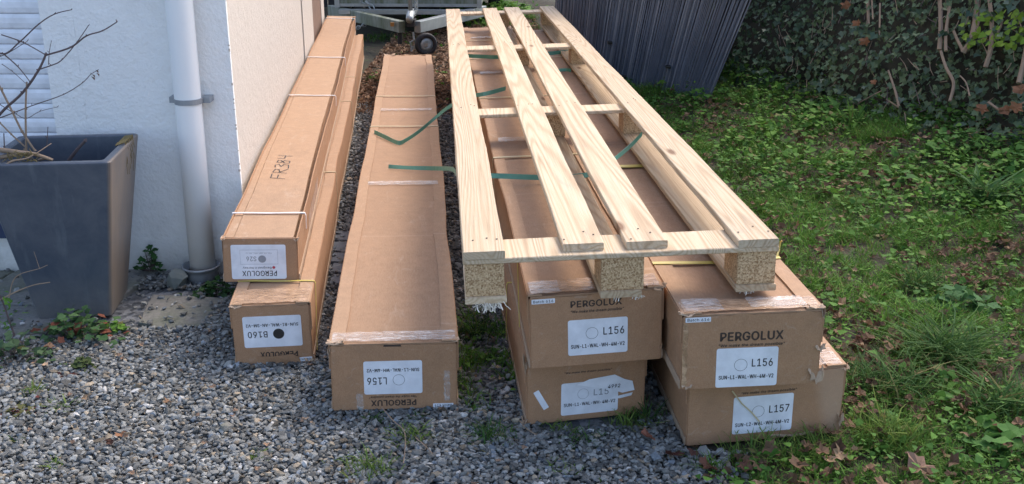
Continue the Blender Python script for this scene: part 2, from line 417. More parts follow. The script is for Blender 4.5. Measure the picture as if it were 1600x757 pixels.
def disc(cx, cz, r, y, ring=False, n=28, rw=.0007):
    mb = MB()
    if ring:
        vs = [(cx+q*math.cos(2*math.pi*k/n), y, cz+q*math.sin(2*math.pi*k/n)) for q in (r, r-rw) for k in range(n)]
        mb.add(vs, [(k, (k+1) % n, n+(k+1) % n, n+k) for k in range(n)])
    else: mb.add([(cx+r*math.cos(2*math.pi*k/n), y, cz+r*math.sin(2*math.pi*k/n)) for k in range(n)], [tuple(range(n))])
    return mb

# ------------------------------------------------------------------ GROUND
def ground_z(x, y):
    z = 0.006*wn(x*1.3, y*1.3)-.004
    # the verge rises towards the ivy bank on the right
    d = (x-1.5)*.894+(y-6.9)*.447+.5        # distance beyond the bank foot line
    if d > -1.3: z += .12*min(1.4, (d+1.3)/1.3)**2
    return z
def gz(x, y): return ground_z(x, y)
xs = [-60, -30, -15, -8, -5, -4]+[ -3+.06*i for i in range(117)]+[4.3, 5, 7, 12, 25, 60]
ys = [-20, -8, -3, 0]+[.6+.06*i for i in range(150)]+[10, 11, 13, 17, 30, 60, 120]
V = []; 
for y in ys:
    for x in xs:
        cx, cy = min(max(x, -3), 4), min(max(y, 0.6), 9.6)
        V.append((x, y, min(ground_z(cx, cy), .5)-.004))
nx = len(xs); F = [(j*nx+i, j*nx+i+1, (j+1)*nx+i+1, (j+1)*nx+i) for j in range(len(ys)-1) for i in range(nx-1)]
g = fast('ground', np.array(V), np.array(F), M['ground'], smooth=True); g['kind'] = 'structure'

# ------------------------------------------------------------------ CARTONS
POSE = {  # x, y, yaw, tilt along, tilt across, width, height, length, base z
 'C': (-.4300, 2.1956, .0897, -.009, -.0094, .2999, .1774, 4.5026, .006),
 'A': (-.7859, 2.6077, .1141, .0009, -.030, .2002, .1254, 5.0315, .1758),
 'B': (-.7272, 2.4484, .1100, .0050, .0062, .2012, .1738, 5.0315, .000),
 'D': (.0423, 2.0783, .079, 0, .0330, .2999, .1774, 4.5026, .1770),
 'E': (.0353, 2.1407, .094, 0, .0038, .288, .1774, 4.5026, .000),
 'F': (.3650, 1.9863, .074, 0, .0310, .2999, .1774, 4.5026, .1745),
 'G': (.3960, 2.0466, .070, 0, .0178, .3670, .1738, 4.5026, .000)}
FRONT = {'D': .1178, 'E': .21, 'F': .0453, 'G': .1475}     # crushed cartons: the end face is not quite square to the sides
def pose_matrix(k):
    x, y, a, t, u, W, Hh, L, z = POSE[k]
    ca, sa = math.cos(a), math.sin(a)
    ex = Vector((ca, sa, u)); ey = Vector((-sa, ca, t)); ez = Vector((-u*ca, -u*sa, 1))
    return Matrix((( ex.x, ey.x, ez.x, x), (ex.y, ey.y, ez.y, y), (ex.z, ey.z, ez.z, z), (0, 0, 0, 1)))
FOOT = []
def carton(k, label, group, flange=(.034, .036), inset_lid=False, labels=(), crush=1.0):
    x, y, a, t, u, W, Hh, L, z = POSE[k]
    mw = pose_matrix(k)
    root = thing('long_carton', label, 'carton', group=group); root.matrix_world = mw
    sd_ = ord(k)*3.7
    def warp(p):
        q = Vector(p); y_ = q.y; q.y += q.x*math.tan(FRONT.get(k, a)-a)*max(0, 1-max(0, y_)/.7); fade = min(1, max(0, y_/.8)); s = min(1, max(0, (q.z)/Hh))
        q.x += crush*fade*(.006*wn(y_*.9, sd_)+.003*wn(y_*3.1, sd_+5)*s)
        side = -1 if q.x < W/2 else 1
        if 0 < y_ < L: q.x += side*crush*fade*.006*wn(y_*1.7, side*9+sd_)*(.4+.6*s)
        q.z += s*crush*(.004*wn(y_*1.1, sd_+20)*fade)
        return q
    FOOT.append((x, y, a, W, L))
    ysb = [0, .012, .03]+[.06+.1*i for i in range(int((L-.15)/.1))]+[L-.03, L-.008, L]
    # body: rounded tube along y
    mb = MB(); r = .004; sec = []
    top = Hh-(.034 if inset_lid else .0068)
    nxs, nzs = 5, 3
    for i in range(nxs+1): sec.append((r+(W-2*r)*i/nxs, 0))
    for i in range(nzs+1): sec.append((W, r+(top-2*r)*i/nzs))
    for i in range(nxs+1): sec.append((W-r-(W-2*r)*i/nxs, top))
    for i in range(nzs+1): sec.append((0, top-r-(top-2*r)*i/nzs))
    n = len(sec); vs = [(px, yy, pz) for yy in ysb for px, pz in sec]; m_ = len(ysb)
    fs = [(j*n+i, j*n+(i+1) % n, (j+1)*n+(i+1) % n, (j+1)*n+i) for j in range(m_-1) for i in range(n)]
    fs += [tuple(range(n))[::-1], tuple((m_-1)*n+i for i in range(n))]
    mb.add(vs, fs); mb.build('carton_body', M['card'], root, warp)
    # front end panel with a ragged board edge
    mb = MB(); e = []; ptop = Hh-(.014 if inset_lid else .004)
    def jit(s=1): return U(-.0009, .0009)*s
    nn = 22; zt_ = ptop-.003
    for i in range(nn+1): e.append((.003+(W-.006)*i/nn, .002+jit()))
    for i in range(1, 9): e.append((W-.003+jit(), .002+(zt_-.002)*i/9))
    for i in range(nn+1): e.append((W-.003-(W-.006)*i/nn, zt_+jit(2)+.0015*wn(i*.35, sd_)))
    for i in range(1, 9): e.append((.003+jit(), zt_-(zt_-.002)*i/9))
    n = len(e)
    mb.add([(px, .002, pz) for px, pz in e]+[(px, -.0025, pz) for px, pz in e],
           [tuple(range(n)), tuple(range(2*n-1, n-1, -1))]+[(i, (i+1) % n, n+(i+1) % n, n+i) for i in range(n)])
    mb.build('end_panel', M['card'], root, warp)
    yl = [-.002]+[.02+.06*i for i in range(int((L-.1)/.06))]+[L-.01, L+.001]
    fr = lambda yy, s: .0022*wn(yy*4+s, sd_)+.0009*wn(yy*17, s)
    if not inset_lid:
        f0, f1 = flange
        mb = MB().slab_y(lambda yy: (.004, W-.004), yl, Hh-.0030, .003); mb.build('lid', M['card_lid'], root, warp)
        for s, ff in ((0, f0), (1, f1)):
            if ff <= 0: continue
            mb = MB()
            if s == 0: pr = lambda yy: (-.0012, ff+fr(yy, 3)*1.5)
            else: pr = lambda yy: (W-ff+fr(yy, 8)*1.5, W+.0012)
            mb.slab_y(pr, yl, Hh+.0016, .0034)
            mb.build('edge_flap', M['card_top'], root, warp)
            # the flap folded down the side
            mb = MB(); xx0, xx1 = ((-.0035, -.0006) if s == 0 else (W+.0006, W+.0035))
            vs, fs = [], []
            for yy in yl:
                zb = Hh*(.62 if s == 0 else .55)+.004*wn(yy*2.1, s*4+sd_)
                for px, pz in ((xx0, zb), (xx1, zb), (xx1, Hh-.001), (xx0, Hh-.001)): vs.append((px, yy+.003, pz))
            m_ = len(yl)
            fs = [(i*4+j, i*4+(j+1) % 4, (i+1)*4+(j+1) % 4, (i+1)*4+j) for i in range(m_-1) for j in range(4)]+[(3, 2, 1, 0), tuple((m_-1)*4+j for j in range(4))]
            mb.add(vs, fs); mb.build('side_flap', M['card'], root, warp)
    else:
        lg = lambda yy: .030-.016*min(1, yy/L*1.6)+fr(yy, 2)
        rg = lambda yy: W-(.012+.008*min(1, yy/1.5))+.003*wn(yy*.8, 4)
        mb = MB().slab_y(lambda yy: (0.0, .0035), yl, lambda yy: Hh+.0015*wn(yy*2.3, 1), .037); mb.build('side_wall', M['card'], root, warp)
        mb = MB().slab_y(lambda yy: (W-.0035, W), yl, lambda yy: Hh+.0015*wn(yy*2.3, 5), .037); mb.build('side_wall', M['card'], root, warp)
        mb = MB().slab_y(lambda yy: (.004, lg(yy)-.002), yl[1:], Hh-.004, .003); mb.build('edge_flap', M['card_top'], root, warp)
        yl2 = [.012]+yl[2:-1]+[L-.06]
        mb = MB().slab_y(lambda yy: (lg(yy), rg(yy)), yl2, Hh-.0015, .009); mb.build('lid', M['card_top'], root, warp)
        mb = MB().box(.0, W, -.002, .0025, Hh-.036, Hh+.0005); mb.build('end_flap', M['card'], root, warp)
        mb = MB().box(.004, W-.004, L-.05, L-.01, Hh-.006, Hh-.002); mb.build('end_flap', M['card_top'], root, warp)
    # seam strip along the foot
    for s in (0, 1):
        mb = MB(); xx0, xx1 = ((-.0028, -.0004) if s == 0 else (W+.0004, W+.0028)); vs = []
        for yy in yl:
            zb = .022+.003*wn(yy*2.7, s*7+sd_)
            for px, pz in ((xx0, .001), (xx1, .001), (xx1, zb), (xx0, zb)): vs.append((px, yy+.004, pz))
        m_ = len(yl)
        mb.add(vs, [(i*4+j, i*4+(j+1) % 4, (i+1)*4+(j+1) % 4, (i+1)*4+j) for i in range(m_-1) for j in range(4)]+[(3, 2, 1, 0), tuple((m_-1)*4+j for j in range(4))])
        mb.build('foot_flap', M['card_pale'], root, warp)
    return root, warp, (W, Hh, L)
def crumple(root, warp, cx, cy, cz, sx, sy, sz, seed, m='card_pale', name='torn_corner'):
    """a torn, folded scrap of board: a small bent sheet with thickness and a ragged edge"""
    rr = random.Random(seed); nu, nv = 6, 5; mb = MB(); top, bot = [], []
    for j in range(nv+1):
        for i in range(nu+1):
            a, b = i/nu-.5, j/nv-.5
            edge = (i in (0, nu)) or (j in (0, nv))
            p = Vector((a*sx, b*sy, 0)) + Vector((rr.uniform(-.12, .12)*sx, rr.uniform(-.12, .12)*sy, 0))*(1 if edge else .4)
            p.z = sz*(abs(a)*1.1-abs(b)*.7+rr.uniform(-.22, .22)); top.append(Vector((cx, cy, cz))+p); bot.append(top[-1]-Vector((0, 0, .0018)))
    W_ = nu+1; K = len(top)
    fs = [(j*W_+i, j*W_+i+1, (j+1)*W_+i+1, (j+1)*W_+i) for j in range(nv) for i in range(nu)]
    fs2 = [tuple(K+q for q in f[::-1]) for f in fs]
    ed = [i for i in range(W_)]+[j*W_+nu for j in range(1, nv+1)]+[nv*W_+i for i in range(nu-1, -1, -1)]+[j*W_ for j in range(nv-1, 0, -1)]
    fs3 = [(ed[i], ed[(i+1) % len(ed)], K+ed[(i+1) % len(ed)], K+ed[i]) for i in range(len(ed))]
    mb.add(top+bot, fs+fs2+fs3); return mb.build(name, M[m], root, warp)
def top_tape(root, warp, x0, x1, y0, y1, z, m='tape_clear', seed=1):
    mb = MB(); rr = random.Random(seed); vs, fs = [], []; n = 26
    for i in range(n+1):
        xx = x0+(x1-x0)*i/n; a = y0+rr.uniform(-.003, .003); b = y1+rr.uniform(-.003, .003)
        for j in range(4): vs.append((xx, a+(b-a)*j/3, z+.0012*(.5+wn(xx*60, j*2.3, seed))))
    for i in range(n):
        for j in range(3): fs.append((i*4+j, (i+1)*4+j, (i+1)*4+j+1, i*4+j+1))
    mb.add(vs, fs); return mb.build('tape', M[m], root, warp)
def front_tape(root, warp, x0, x1, z0, z1, y=-.0033, m='tape_clear', seed=1):
    mb = MB(); rr = random.Random(seed); vs, fs = [], []; n = 16
    for i in range(n+1):
        zz = z0+(z1-z0)*i/n
        for j in range(4): vs.append((x0+(x1-x0)*j/3+rr.uniform(-.0015, .0015), y-.0008*abs(wn(zz*70, j, seed)), zz))
    for i in range(n):
        for j in range(3): fs.append((i*4+j, (i+1)*4+j, (i+1)*4+j+1, i*4+j+1))
    mb.add(vs, fs); return mb.build('tape', M[m], root, warp)
def strap(root, warp, dims, y, wid=.007, m='yellow', sides='LR', down=1.0, sag=0.0, slant=0.0, name='strap', down_r=None):
    W, Hh, L = dims; pts = []; sv = []
    X, Y_ = Vector((1, 0, 0)), Vector((0, 1, 0)); e = .0052
    if 'L' in sides:
        for i in range(5): pts.append((-e-.001, y+slant*.5*(1-i/4), Hh*(1-down)+(Hh*down-.004)*i/4))
    n = 14
    for i in range(n+1):
        q = i/n; pts.append((-e*.6+(W+1.2*e)*q, y-slant*q*.2+sag*math.sin(math.pi*q), Hh+.0032+.0006*math.sin(q*9)))
    if 'R' in sides:
        dr = down if down_r is None else down_r
        for i in range(5): pts.append((W+e+.001, y-slant*(.2+.8*i/4), Hh-.004-(Hh*dr-.004)*i/4))
    mb = MB().ribbon(pts, wid, Y_, .0016); return mb.build(name, M[m], root, warp)
def label_plate(root, warp, x0, x1, z0, z1, rot=0.0, name='label', y=-.0027):
    return roundrect(x0, x1, z0, z1, y, .0006, .005, rot).build(name, M['label'], root, warp)
YT = -.0037   # print lies on the label
YB = -.0029   # print lies on the board
def pen(strokes, org, du, dv, wdt, root, warp, z, name='handwriting', m='ink'):
    mb = MB()
    for st in strokes:
        for (a, b), (c, d) in zip(st[:-1], st[1:]):
            p = Vector(org)+Vector(du)*a+Vector(dv)*b; q = Vector(org)+Vector(du)*c+Vector(dv)*d
            dd = (q-p).normalized(); pr = Vector((-dd.y, dd.x, 0))*wdt/2; p = p-dd*wdt*.3; q = q+dd*wdt*.3
            mb.add([(p-pr).xyz, (q-pr).xyz, (q+pr).xyz, (p+pr).xyz], [(0, 1, 2, 3)])
    mb.v = [(v[0], v[1], z+.0001*i*.02) for i, v in enumerate(mb.v)]
    return mb.build(name, M[m], root, warp)

GC = 'long flat cartons laid side by side and stacked on the drive'
# single flat carton in the middle
rt, wp, dm = carton('C', 'long carton lying alone on the gravel with upside-down white end label', GC)
lb = label_plate(rt, wp, .077, .216, .042, .129)
lettering('SUN-L1-WAL-WH-4M-V2', 0.0850, 0.2090, 0.1007, 0.1093, YT, M['ink'], lb, True, .022, 0, wp)
lettering('L156', .0855, .131, .068, .0865, YT, M['ink'], lb, True, .010, 0, wp)
disc(.160, .079, .0142, YT, True).build('colour_circle', M['ink'], lb, wp)
lettering('PERGOLUX', .093, .200, .0105, .0255, YB, M['print'], rt, True, .035, 0, wp)
lettering('"We make the dream possible"', .088, .202, .031, .038, YB, M['print'], rt, True, .022, .2, wp)
st_ = label_plate(rt, wp, .241, .290, .002, .0125, 0, 'batch_sticker'); lettering('Batch 616', .245, .286, .004, .0105, YT, M['ink'], st_, True, .010, 0, wp)
for yy in (2.34, 3.06): strap(rt, wp, dm, yy, .011, 'straw')
for i, yy in enumerate((1.37, 2.70)): top_tape(rt, wp, .03, .28, yy, yy+.05, .1792, 'tape_clear', i)
top_tape(rt, wp, .004, .296, .002, .055, .1795, 'tape_clear', 8); front_tape(rt, wp, .058, .074, .003, .045, seed=4); front_tape(rt, wp, .268, .282, .02, .10, seed=5)
crumple(rt, wp, .012, .004, .1785, .035, .022, .008, 3); crumple(rt, wp, -.003, .002, .155, .006, .01, .03, 4); crumple(rt, wp, .294, .006, .178, .02, .02, .004, 5)
crumple(rt, wp, .03, 4.49, .178, .07, .05, .02, 6); crumple(rt, wp, .20, 4.50, .176, .16, .03, .008, 7, 'card_top')
MB().add([(.125, -.0026, .166), (.168, -.0026, .1655), (.166, -.0026, .1705), (.127, -.0026, .171)], [(0, 1, 2, 3)]).build('open_slot', M['print'], rt, wp)
# upper carton of the left pair
rt, wp, dm = carton('A', 'upper carton of the pair beside the house, tied with white cord and marked FR384', GC, inset_lid=True, crush=.8)
lb = label_plate(rt, wp, .022, .168, .009, .108)
lettering('PERGOLUX', .050, .142, .018, .033, YT, M['ink'], lb, True, .010, 0, wp)
lettering('Designed in Norway', .052, .128, .038, .046, YT, M['ink'], lb, True, 0, 0, wp)
disc(.1345, .0425, .004, YT).build('emblem', M['red'], lb, wp)
lettering('S26', .063, .089, .061, .0745, YT, M['ink_soft'], lb, True, .015, 0, wp)
disc(.1045, .067, .0105, YT).build('colour_dot', M['ink_soft'], lb, wp)
lettering('FSC_AN_SMT_WAL_SM_V2', .062, .130, .082, .0865, YT, M['ink_soft'], lb, True, 0, 0, wp)
fr_ = MB()
for (a, b, c, d) in ((.046, .1465, .052, .0527), (.046, .1465, .093, .0937), (.046, .0465, .0527, .093), (.146, .1465, .0527, .093)): fr_.add([(a, YT, c), (b, YT, c), (b, YT, d), (a, YT, d)], [(0, 1, 2, 3)])
fr_.build('printed_frame', M['ink_soft'], lb, wp)
for yy, ww in ((.22, .009), (2.0, .011), (3.1, .013), (4.86, .014)): strap(rt, wp, dm, yy, ww, 'white_cord', down=.35, name='cord')
FR = [[(0, 0), (0, 1)], [(0, 1), (.6, 1)], [(0, .55), (.5, .55)],
      [(.85, 0), (.85, 1)], [(.85, 1), (1.3, .9), (1.35, .65), (.85, .5)], [(.95, .5), (1.45, 0)],
      [(1.65, .95), (2.0, 1), (2.1, .75), (1.8, .55), (2.15, .4), (2.1, .05), (1.6, 0)],
      [(2.75, .9), (2.45, .95), (2.4, .7), (2.8, .45), (2.75, .05), (2.4, .05), (2.4, .4), (2.8, .7), (2.75, .9)],
      [(3.1, 1), (3.15, .5), (3.65, .5)], [(3.6, 1), (3.6, 0)]]
pen(FR, (.112, .60, 0), (0, .082, 0), (-.048, .012, 0), .0034, rt, wp, .1252)
sp = MB(); sp.add([(.2022, .35, .028), (.2022, .80, .03), (.2022, .83, .075), (.2022, .36, .078)], [(0, 1, 2, 3)]); sp.build('tape', M['tape_clear'], rt, wp)
crumple(rt, wp, .197, .004, .122, .014, .016, .01, 13); crumple(rt, wp, .003, .01, .124, .012, .03, .006, 14)
# lower carton of the left pair
rt, wp, dm = carton('B', 'lower carton of the pair beside the house with black dot on its label', GC, flange=(.030, .034))
lb = label_plate(rt, wp, .027, .177, .052, .140)
lettering('SUN-B1-WAL-AN-SM-V2', 0.0350, 0.1690, 0.1102, 0.1188, YT, M['ink'], lb, True, .022, 0, wp)
lettering('B160', .038, .088, .080, .0975, YT, M['ink'], lb, True, .010, 0, wp)
disc(.117, .089, .0145, YT).build('colour_dot', M['ink'], lb, wp)
lettering('PERGOLUX', .066, .162, .022, .037, YB, M['print'], rt, True, .035, 0, wp)
st_ = label_plate(rt, wp, .147, .199, .006, .0175, .05, 'batch_sticker'); lettering('Batch 616', .151, .195, .0085, .0150, YT, M['ink'], st_, True, .010, 0, wp)
top_tape(rt, wp, .004, .197, .002, .10, .1755, 'tape_brown', 18)
strap(rt, wp, dm, .165, .006, 'yellow', sides='R', slant=.11); strap(rt, wp, dm, 1.28, .006, 'straw', sides='R', slant=.05)
strap(rt, wp, dm, 2.6, .005, 'straw', sides='R'); strap(rt, wp, dm, 3.3, .005, 'straw', sides='R')
crumple(rt, wp, .012, -.001, .170, .03, .012, .01, 21); crumple(rt, wp, .19, .0, .01, .022, .012, .016, 22)
mb = MB(); mb.add([(.052, -.0045, .0), (.17, -.0045, .0), (.165, -.0075, .021), (.148, -.006, .030), (.10, -.0075, .026), (.055, -.005, .027), (.058, -.0035, .012)], [tuple(range(7))]); mb.build('torn_flap', M['card'], rt, wp)
# middle stack
rt, wp, dm = carton('E', 'lower carton of the middle stack, its white label torn across', GC, flange=(.028, .03))
lb = label_plate(rt, wp, .083, .222, .016, .100)
lettering('SUN-L1-WAL-WH-4M-V2', 0.0900, 0.2150, 0.0387, 0.0473, YT, M['ink'], lb, False, .022, 0, wp)
lettering('L15', .162, .198, .062, .078, YT, M['ink_soft'], lb, False, .010, 0, wp)
disc(.136, .069, .0135, YT, True).build('colour_circle', M['ink_soft'], lb, wp)
pt = MB(); e = [(.150, .106), (.212, .112), (.236, .098), (.256, .091), (.262, .066), (.232, .062), (.206, .073), (.170, .082), (.120, .094)]
pt.add([(a, -.0046, b) for a, b in e], [tuple(range(len(e)))]); pt.build('torn_label_scrap', M['label'], lb, wp)
lettering('4992', .196, .226, .078, .087, -.0052, M['ink'], lb, False, .015, .15, wp)
sc_ = MB().add([(.205, -.0034, .052), (.258, -.0034, .060), (.255, -.0034, .052), (.225, -.0034, .047)], [(0, 1, 2, 3)]); sc_.build('torn_label_scrap', M['label'], lb, wp)
label_plate(rt, wp, .008, .062, .056, .070, -1.08, 'paper_slip')
lettering('"We make the dream possible"', .090, .205, .123, .129, YB, M['print'], rt, False, .022, .2, wp)
strap(rt, wp, dm, .46, .006, 'yellow', sides='L', slant=.03); strap(rt, wp, dm, 1.5, .006, 'straw', sides='L')
crumple(rt, wp, -.003, .006, .160, .008, .02, .05, 31); crumple(rt, wp, -.004, .004, .010, .012, .02, .02, 32)
rt, wp, dm = carton('D', 'upper carton of the middle stack, pallet block hiding the end of its printed name', GC, flange=(.031, .036))
lb = label_plate(rt, wp, .086, .221, .026, .112, .0)
lettering('SUN-L1-WAL-WH-4M-V2', 0.0925, 0.2140, 0.0432, 0.0523, YT, M['ink'], lb, False, .022, 0, wp)
lettering('L156', .166, .213, .072, .090, YT, M['ink'], lb, False, .010, 0, wp)
disc(.140, .078, .0140, YT, True).build('colour_circle', M['ink'], lb, wp)
lettering('PERGOLUX', .093, .207, .1425, .1575, YB, M['print'], rt, False, .035, 0, wp)
lettering('"We make the dream possible"', .093, .212, .1275, .1355, YB, M['print'], rt, False, .022, .2, wp)
st_ = label_plate(rt, wp, .006, .058, .157, .168, 0, 'batch_sticker'); lettering('Batch 616', .010, .054, .1595, .1655, YT, M['ink'], st_, False, .010, 0, wp)
for yy, ww in ((1.2, .013), (2.2, .011), (3.25, .010), (3.9, .010)): strap(rt, wp, dm, yy, ww, 'straw')
strap(rt, wp, dm, .24, .007, 'yellow', sides='L', slant=-.02)
for i, yy in enumerate((1.42, 2.80, 4.0)): top_tape(rt, wp, .03, .16, yy, yy+.06, .1795, 'tape_clear', 40+i)
top_tape(rt, wp, .004, .294, .002, .075, .1795, 'tape_brown', 43); top_tape(rt, wp, .005, .07, .004, .07, .1806, 'tape_clear', 44)
st_ = MB().box(.17, .20, .02, .06, .1800, .1808); st_.build('sticker', M['label'], rt, wp)
crumple(rt, wp, .294, .008, .176, .03, .03, .01, 45); crumple(rt, wp, .297, .004, .03, .01, .014, .03, 46, 'card')
SCR = [[(0, 0), (.1, 1)], [(.1, 1), (.4, .9)], [(.6, .1), (.6, .9), (.9, .8)], [(1.2, 0), (1.1, .9)], [(1.4, .2), (1.7, .8), (1.5, .9)], [(1.9, 0), (2, 1)]]
pen(SCR, (.215, 1.98, 0), (0, .08, 0), (-.04, 0, 0), .003, rt, wp, .1789)
# right stack
rt, wp, dm = carton('G', 'lower and widest carton of the right-hand stack marked L157', GC, flange=(.03, .045))
lb = label_plate(rt, wp, .107, .248, .021, .115)
lettering('SUN-L2-WAL-WH-4M-V2', 0.1135, 0.2410, 0.0397, 0.0488, YT, M['ink'], lb, False, .022, 0, wp)
lettering('L157', .192, .239, .069, .0875, YT, M['ink'], lb, False, .010, 0, wp)
disc(.166, .075, .0145, YT, True).build('colour_circle', M['ink'], lb, wp)
lettering('"We make the dream possible"', .124, .254, .1195, .1265, YB, M['print'], rt, False, .022, .2, wp)
MB().ribbon([(.100, -.0075, .135), (.125, -.006, .10), (.150, -.0055, .075), (.170, -.006, .05)], .003, (.7, 0, .7), .0008).build('loose_strap', M['straw'], rt, wp)
top_tape(rt, wp, .20, .36, .002, .09, .1765, 'tape_clear', 53); crumple(rt, wp, .364, -.002, .035, .012, .016, .05, 54); crumple(rt, wp, .366, .005, .165, .016, .02, .012, 55)
crumple(rt, wp, .25, -.003, .008, .10, .006, .008, 56)
rt, wp, dm = carton('F', 'upper carton of the right-hand stack with a yellow strap and shiny tape', GC, flange=(.040, .036))
lb = label_plate(rt, wp, .075, .208, .002, .094)
lettering('SUN-L1-WAL-WH-4M-V2', 0.0815, 0.2000, 0.0212, 0.0303, YT, M['ink'], lb, False, .022, 0, wp)
lettering('L156', .152, .197, .049, .067, YT, M['ink'], lb, False, .010, 0, wp)
disc(.128, .054, .0142, YT, True).build('colour_circle', M['ink'], lb, wp)
lettering('PERGOLUX', .082, .216, .111, .131, YB, M['print'], rt, False, .035, 0, wp)
lettering('"We make the dream possible"', .079, .221, .096, .104, YB, M['print'], rt, False, .022, .2, wp)
st_ = label_plate(rt, wp, .006, .060, .158, .169, 0, 'batch_sticker'); lettering('Batch 616', .010, .056, .1605, .1665, YT, M['ink'], st_, False, .010, 0, wp)
strap(rt, wp, dm, .30, .016, 'yellow', sides='', sag=-.012); strap(rt, wp, dm, 1.18, .028, 'yellow', sides='LR', down=.3); strap(rt, wp, dm, 3.4, .007, 'straw')
MB().ribbon([(.295, .30, .1805), (.31, .33, .19), (.316, .34, .205), (.312, .32, .215)], .008, (0, 1, 0), .001).build('loose_strap', M['yellow'], rt, wp)
top_tape(rt, wp, .004, .296, .002, .060, .1795, 'tape_brown', 63); top_tape(rt, wp, .15, .27, .012, .065, .1806, 'tape_clear', 64); top_tape(rt, wp, .01, .09, .006, .07, .1806, 'tape_clear', 65)
front_tape(rt, wp, .001, .012, .01, .155, seed=66, m='tape_brown')
crumple(rt, wp, .012, .004, .1765, .035, .018, .008, 67); crumple(rt, wp, .287, .006, .1795, .03, .02, .006, 68); crumple(rt, wp, .299, .002, .165, .008, .016, .03, 69)
crumple(rt, wp, .294, .0, .018, .032, .014, .040, 70); crumple(rt, wp, .014, -.001, .008, .022, .01, .012, 71); crumple(rt, wp, .298, 0, .085, .02, .012, .02, 72)
pen(SCR, (.235, .62, 0), (0, .045, 0), (-.05, 0, 0), .003, rt, wp, .1789)
pen(SCR[::-1], (.225, 1.80, 0), (0, .11, 0), (-.055, 0, 0), .003, rt, wp, .1789); pen(SCR, (.205, 2.55, 0), (0, .14, 0), (-.055, 0, 0), .004, rt, wp, .1789)

# ------------------------------------------------------------------ PALLET
PX, PYY, PA, PT, PU, PW, PL = -.0994, 2.0173, .0702, .0012, .0250, .6743, 4.471
PZ0 = .3575
pal = thing('long_pallet', 'long pale pine pallet resting across the middle and right carton stacks', 'pallet')
ca, sa = math.cos(PA), math.sin(PA)
PM = Matrix(((ca, -sa, -PU*ca, PX), (sa, ca, -PU*sa, PYY), (PU, PT, 1, PZ0), (0, 0, 0, 1))); pal.matrix_world = PM
def plank(name, x0n, x1n, x0f, x1f, y0, y1, z0, z1, m, seed, across=False, ch=.0018):
    """sawn board with slightly rough, uneven edges"""
    mb = MB(); rr = random.Random(seed); vs = []; fs = []
    n = max(2, int((y1-y0)/.05)) if not across else 14
    for i in range(n+1):
        q = i/n
        if across:
            x = x0n+(x1n-x0n)*q; a, b = y0+.002*wn(x*9, seed), y1+.002*wn(x*9, seed+4); zz = .0012*wn(x*5, seed)
            c = ((x, a+ch, z0+zz), (x, b-ch, z0+zz), (x, b, z0+ch+zz), (x, b, z1-ch+zz), (x, b-ch, z1+zz), (x, a+ch, z1+zz), (x, a, z1-ch+zz), (x, a, z0+ch+zz))
        else:
            y = y0+(y1-y0)*q; a = x0n+(x0f-x0n)*q+.0025*wn(y*2.2, seed)+.0008*wn(y*19, seed); b = x1n+(x1f-x1n)*q+.003*wn(y*1.9, seed+7)+.001*wn(y*17, seed+3)
            zz = .002*wn(y*1.4, seed+2)*min(1, q*5)*min(1, (1-q)*5)
            c = ((a+ch, y, z0+zz), (b-ch, y, z0+zz), (b, y, z0+ch+zz), (b, y, z1-ch+zz), (b-ch, y, z1+zz), (a+ch, y, z1+zz), (a, y, z1-ch+zz), (a, y, z0+ch+zz))
        vs += c
    fs = [(i*8+j, i*8+(j+1) % 8, (i+1)*8+(j+1) % 8, (i+1)*8+j) for i in range(n) for j in range(8)]+[tuple(range(8))[::-1], tuple(n*8+j for j in range(8))]
    mb.add(vs, fs); return mb.build(name, M[m], pal)
ZT = .1185
TS, CT, BT = .0175, .0125, .0145
zb1 = BT; zk1 = ZT-TS-CT; zc1 = ZT-TS
for i, (a, b, c, d, y0) in enumerate(((0, .088, -.001, .086, 0), (.2130, .3005, .2270, .3150, .024), (.3480, .4380, .3620, .4540, .022), (.5860, .6743, .5840, .6720, .002))):
    plank('top_board', a, b, c, d, y0, PL+U(-.01, .02), zc1+.0003, ZT, 'wood', 10+i)
CY = []
for v_, in ((398,), (172,), (71,), (17,)):
    pass
CROSS = ((0.003, .125), (1.43, 1.535), (2.90, 3.02), (PL-.12, PL-.005))
for i, (a, b) in enumerate(CROSS): plank('cross_board', -.0015, PW+.001, 0, 0, a, b, zk1+.0003, zc1, 'wood', 30+i, across=True)
for i, (a, b) in enumerate(CROSS):
    c = (a+b)/2
    for j, x in enumerate((.0025, .293, .588)):
        y0 = a+.001 if i == 0 else c-.05
        wdt = .083 if j == 0 else (.092 if j == 1 else .084)
        mb = MB().box(x, x+wdt, y0+U(0, .004), y0+.105, zb1+.0003, zk1); o = mb.build('block', M['chip'], pal, bevel=.0015)
for i, x in enumerate((.0005, .291, .585)):
    plank('bottom_board', x, x+.089, x, x+.089, .0005, PL-.003, 0, zb1, 'wood_dull' if i else 'wood', 50+i)
# nails, two or three at every joint
nail = MB(); nail.add([(.0022*math.cos(a*math.pi/4), .0022*math.sin(a*math.pi/4), z_) for z_ in (0, .0008) for a in range(8)], [tuple(range(8, 16))]+[(a, (a+1) % 8, 8+(a+1) % 8, 8+a) for a in range(8)])
nail0 = nail.build('nail', M['print'], pal); first = True
for (a, b, c, d) in ((0, .088, -.001, .086), (.2130, .3005, .2270, .3150), (.3480, .4380, .3620, .4540), (.5860, .6743, .5840, .6720)):
    for (y0, y1) in CROSS:
        for fx, fy in ((.22, .42), (.75, .50), (.6, .8)):
            yy = y0+(y1-y0)*fy+U(-.025, .022); q_ = yy/PL; xx = (a+(c-a)*q_)+((b+(d-b)*q_)-(a+(c-a)*q_))*fx+U(-.014, .014)
            o = nail0 if first else nail0.copy()
            if not first: link(o, pal)
            first = False; o.location = (xx, yy, ZT+.0012)
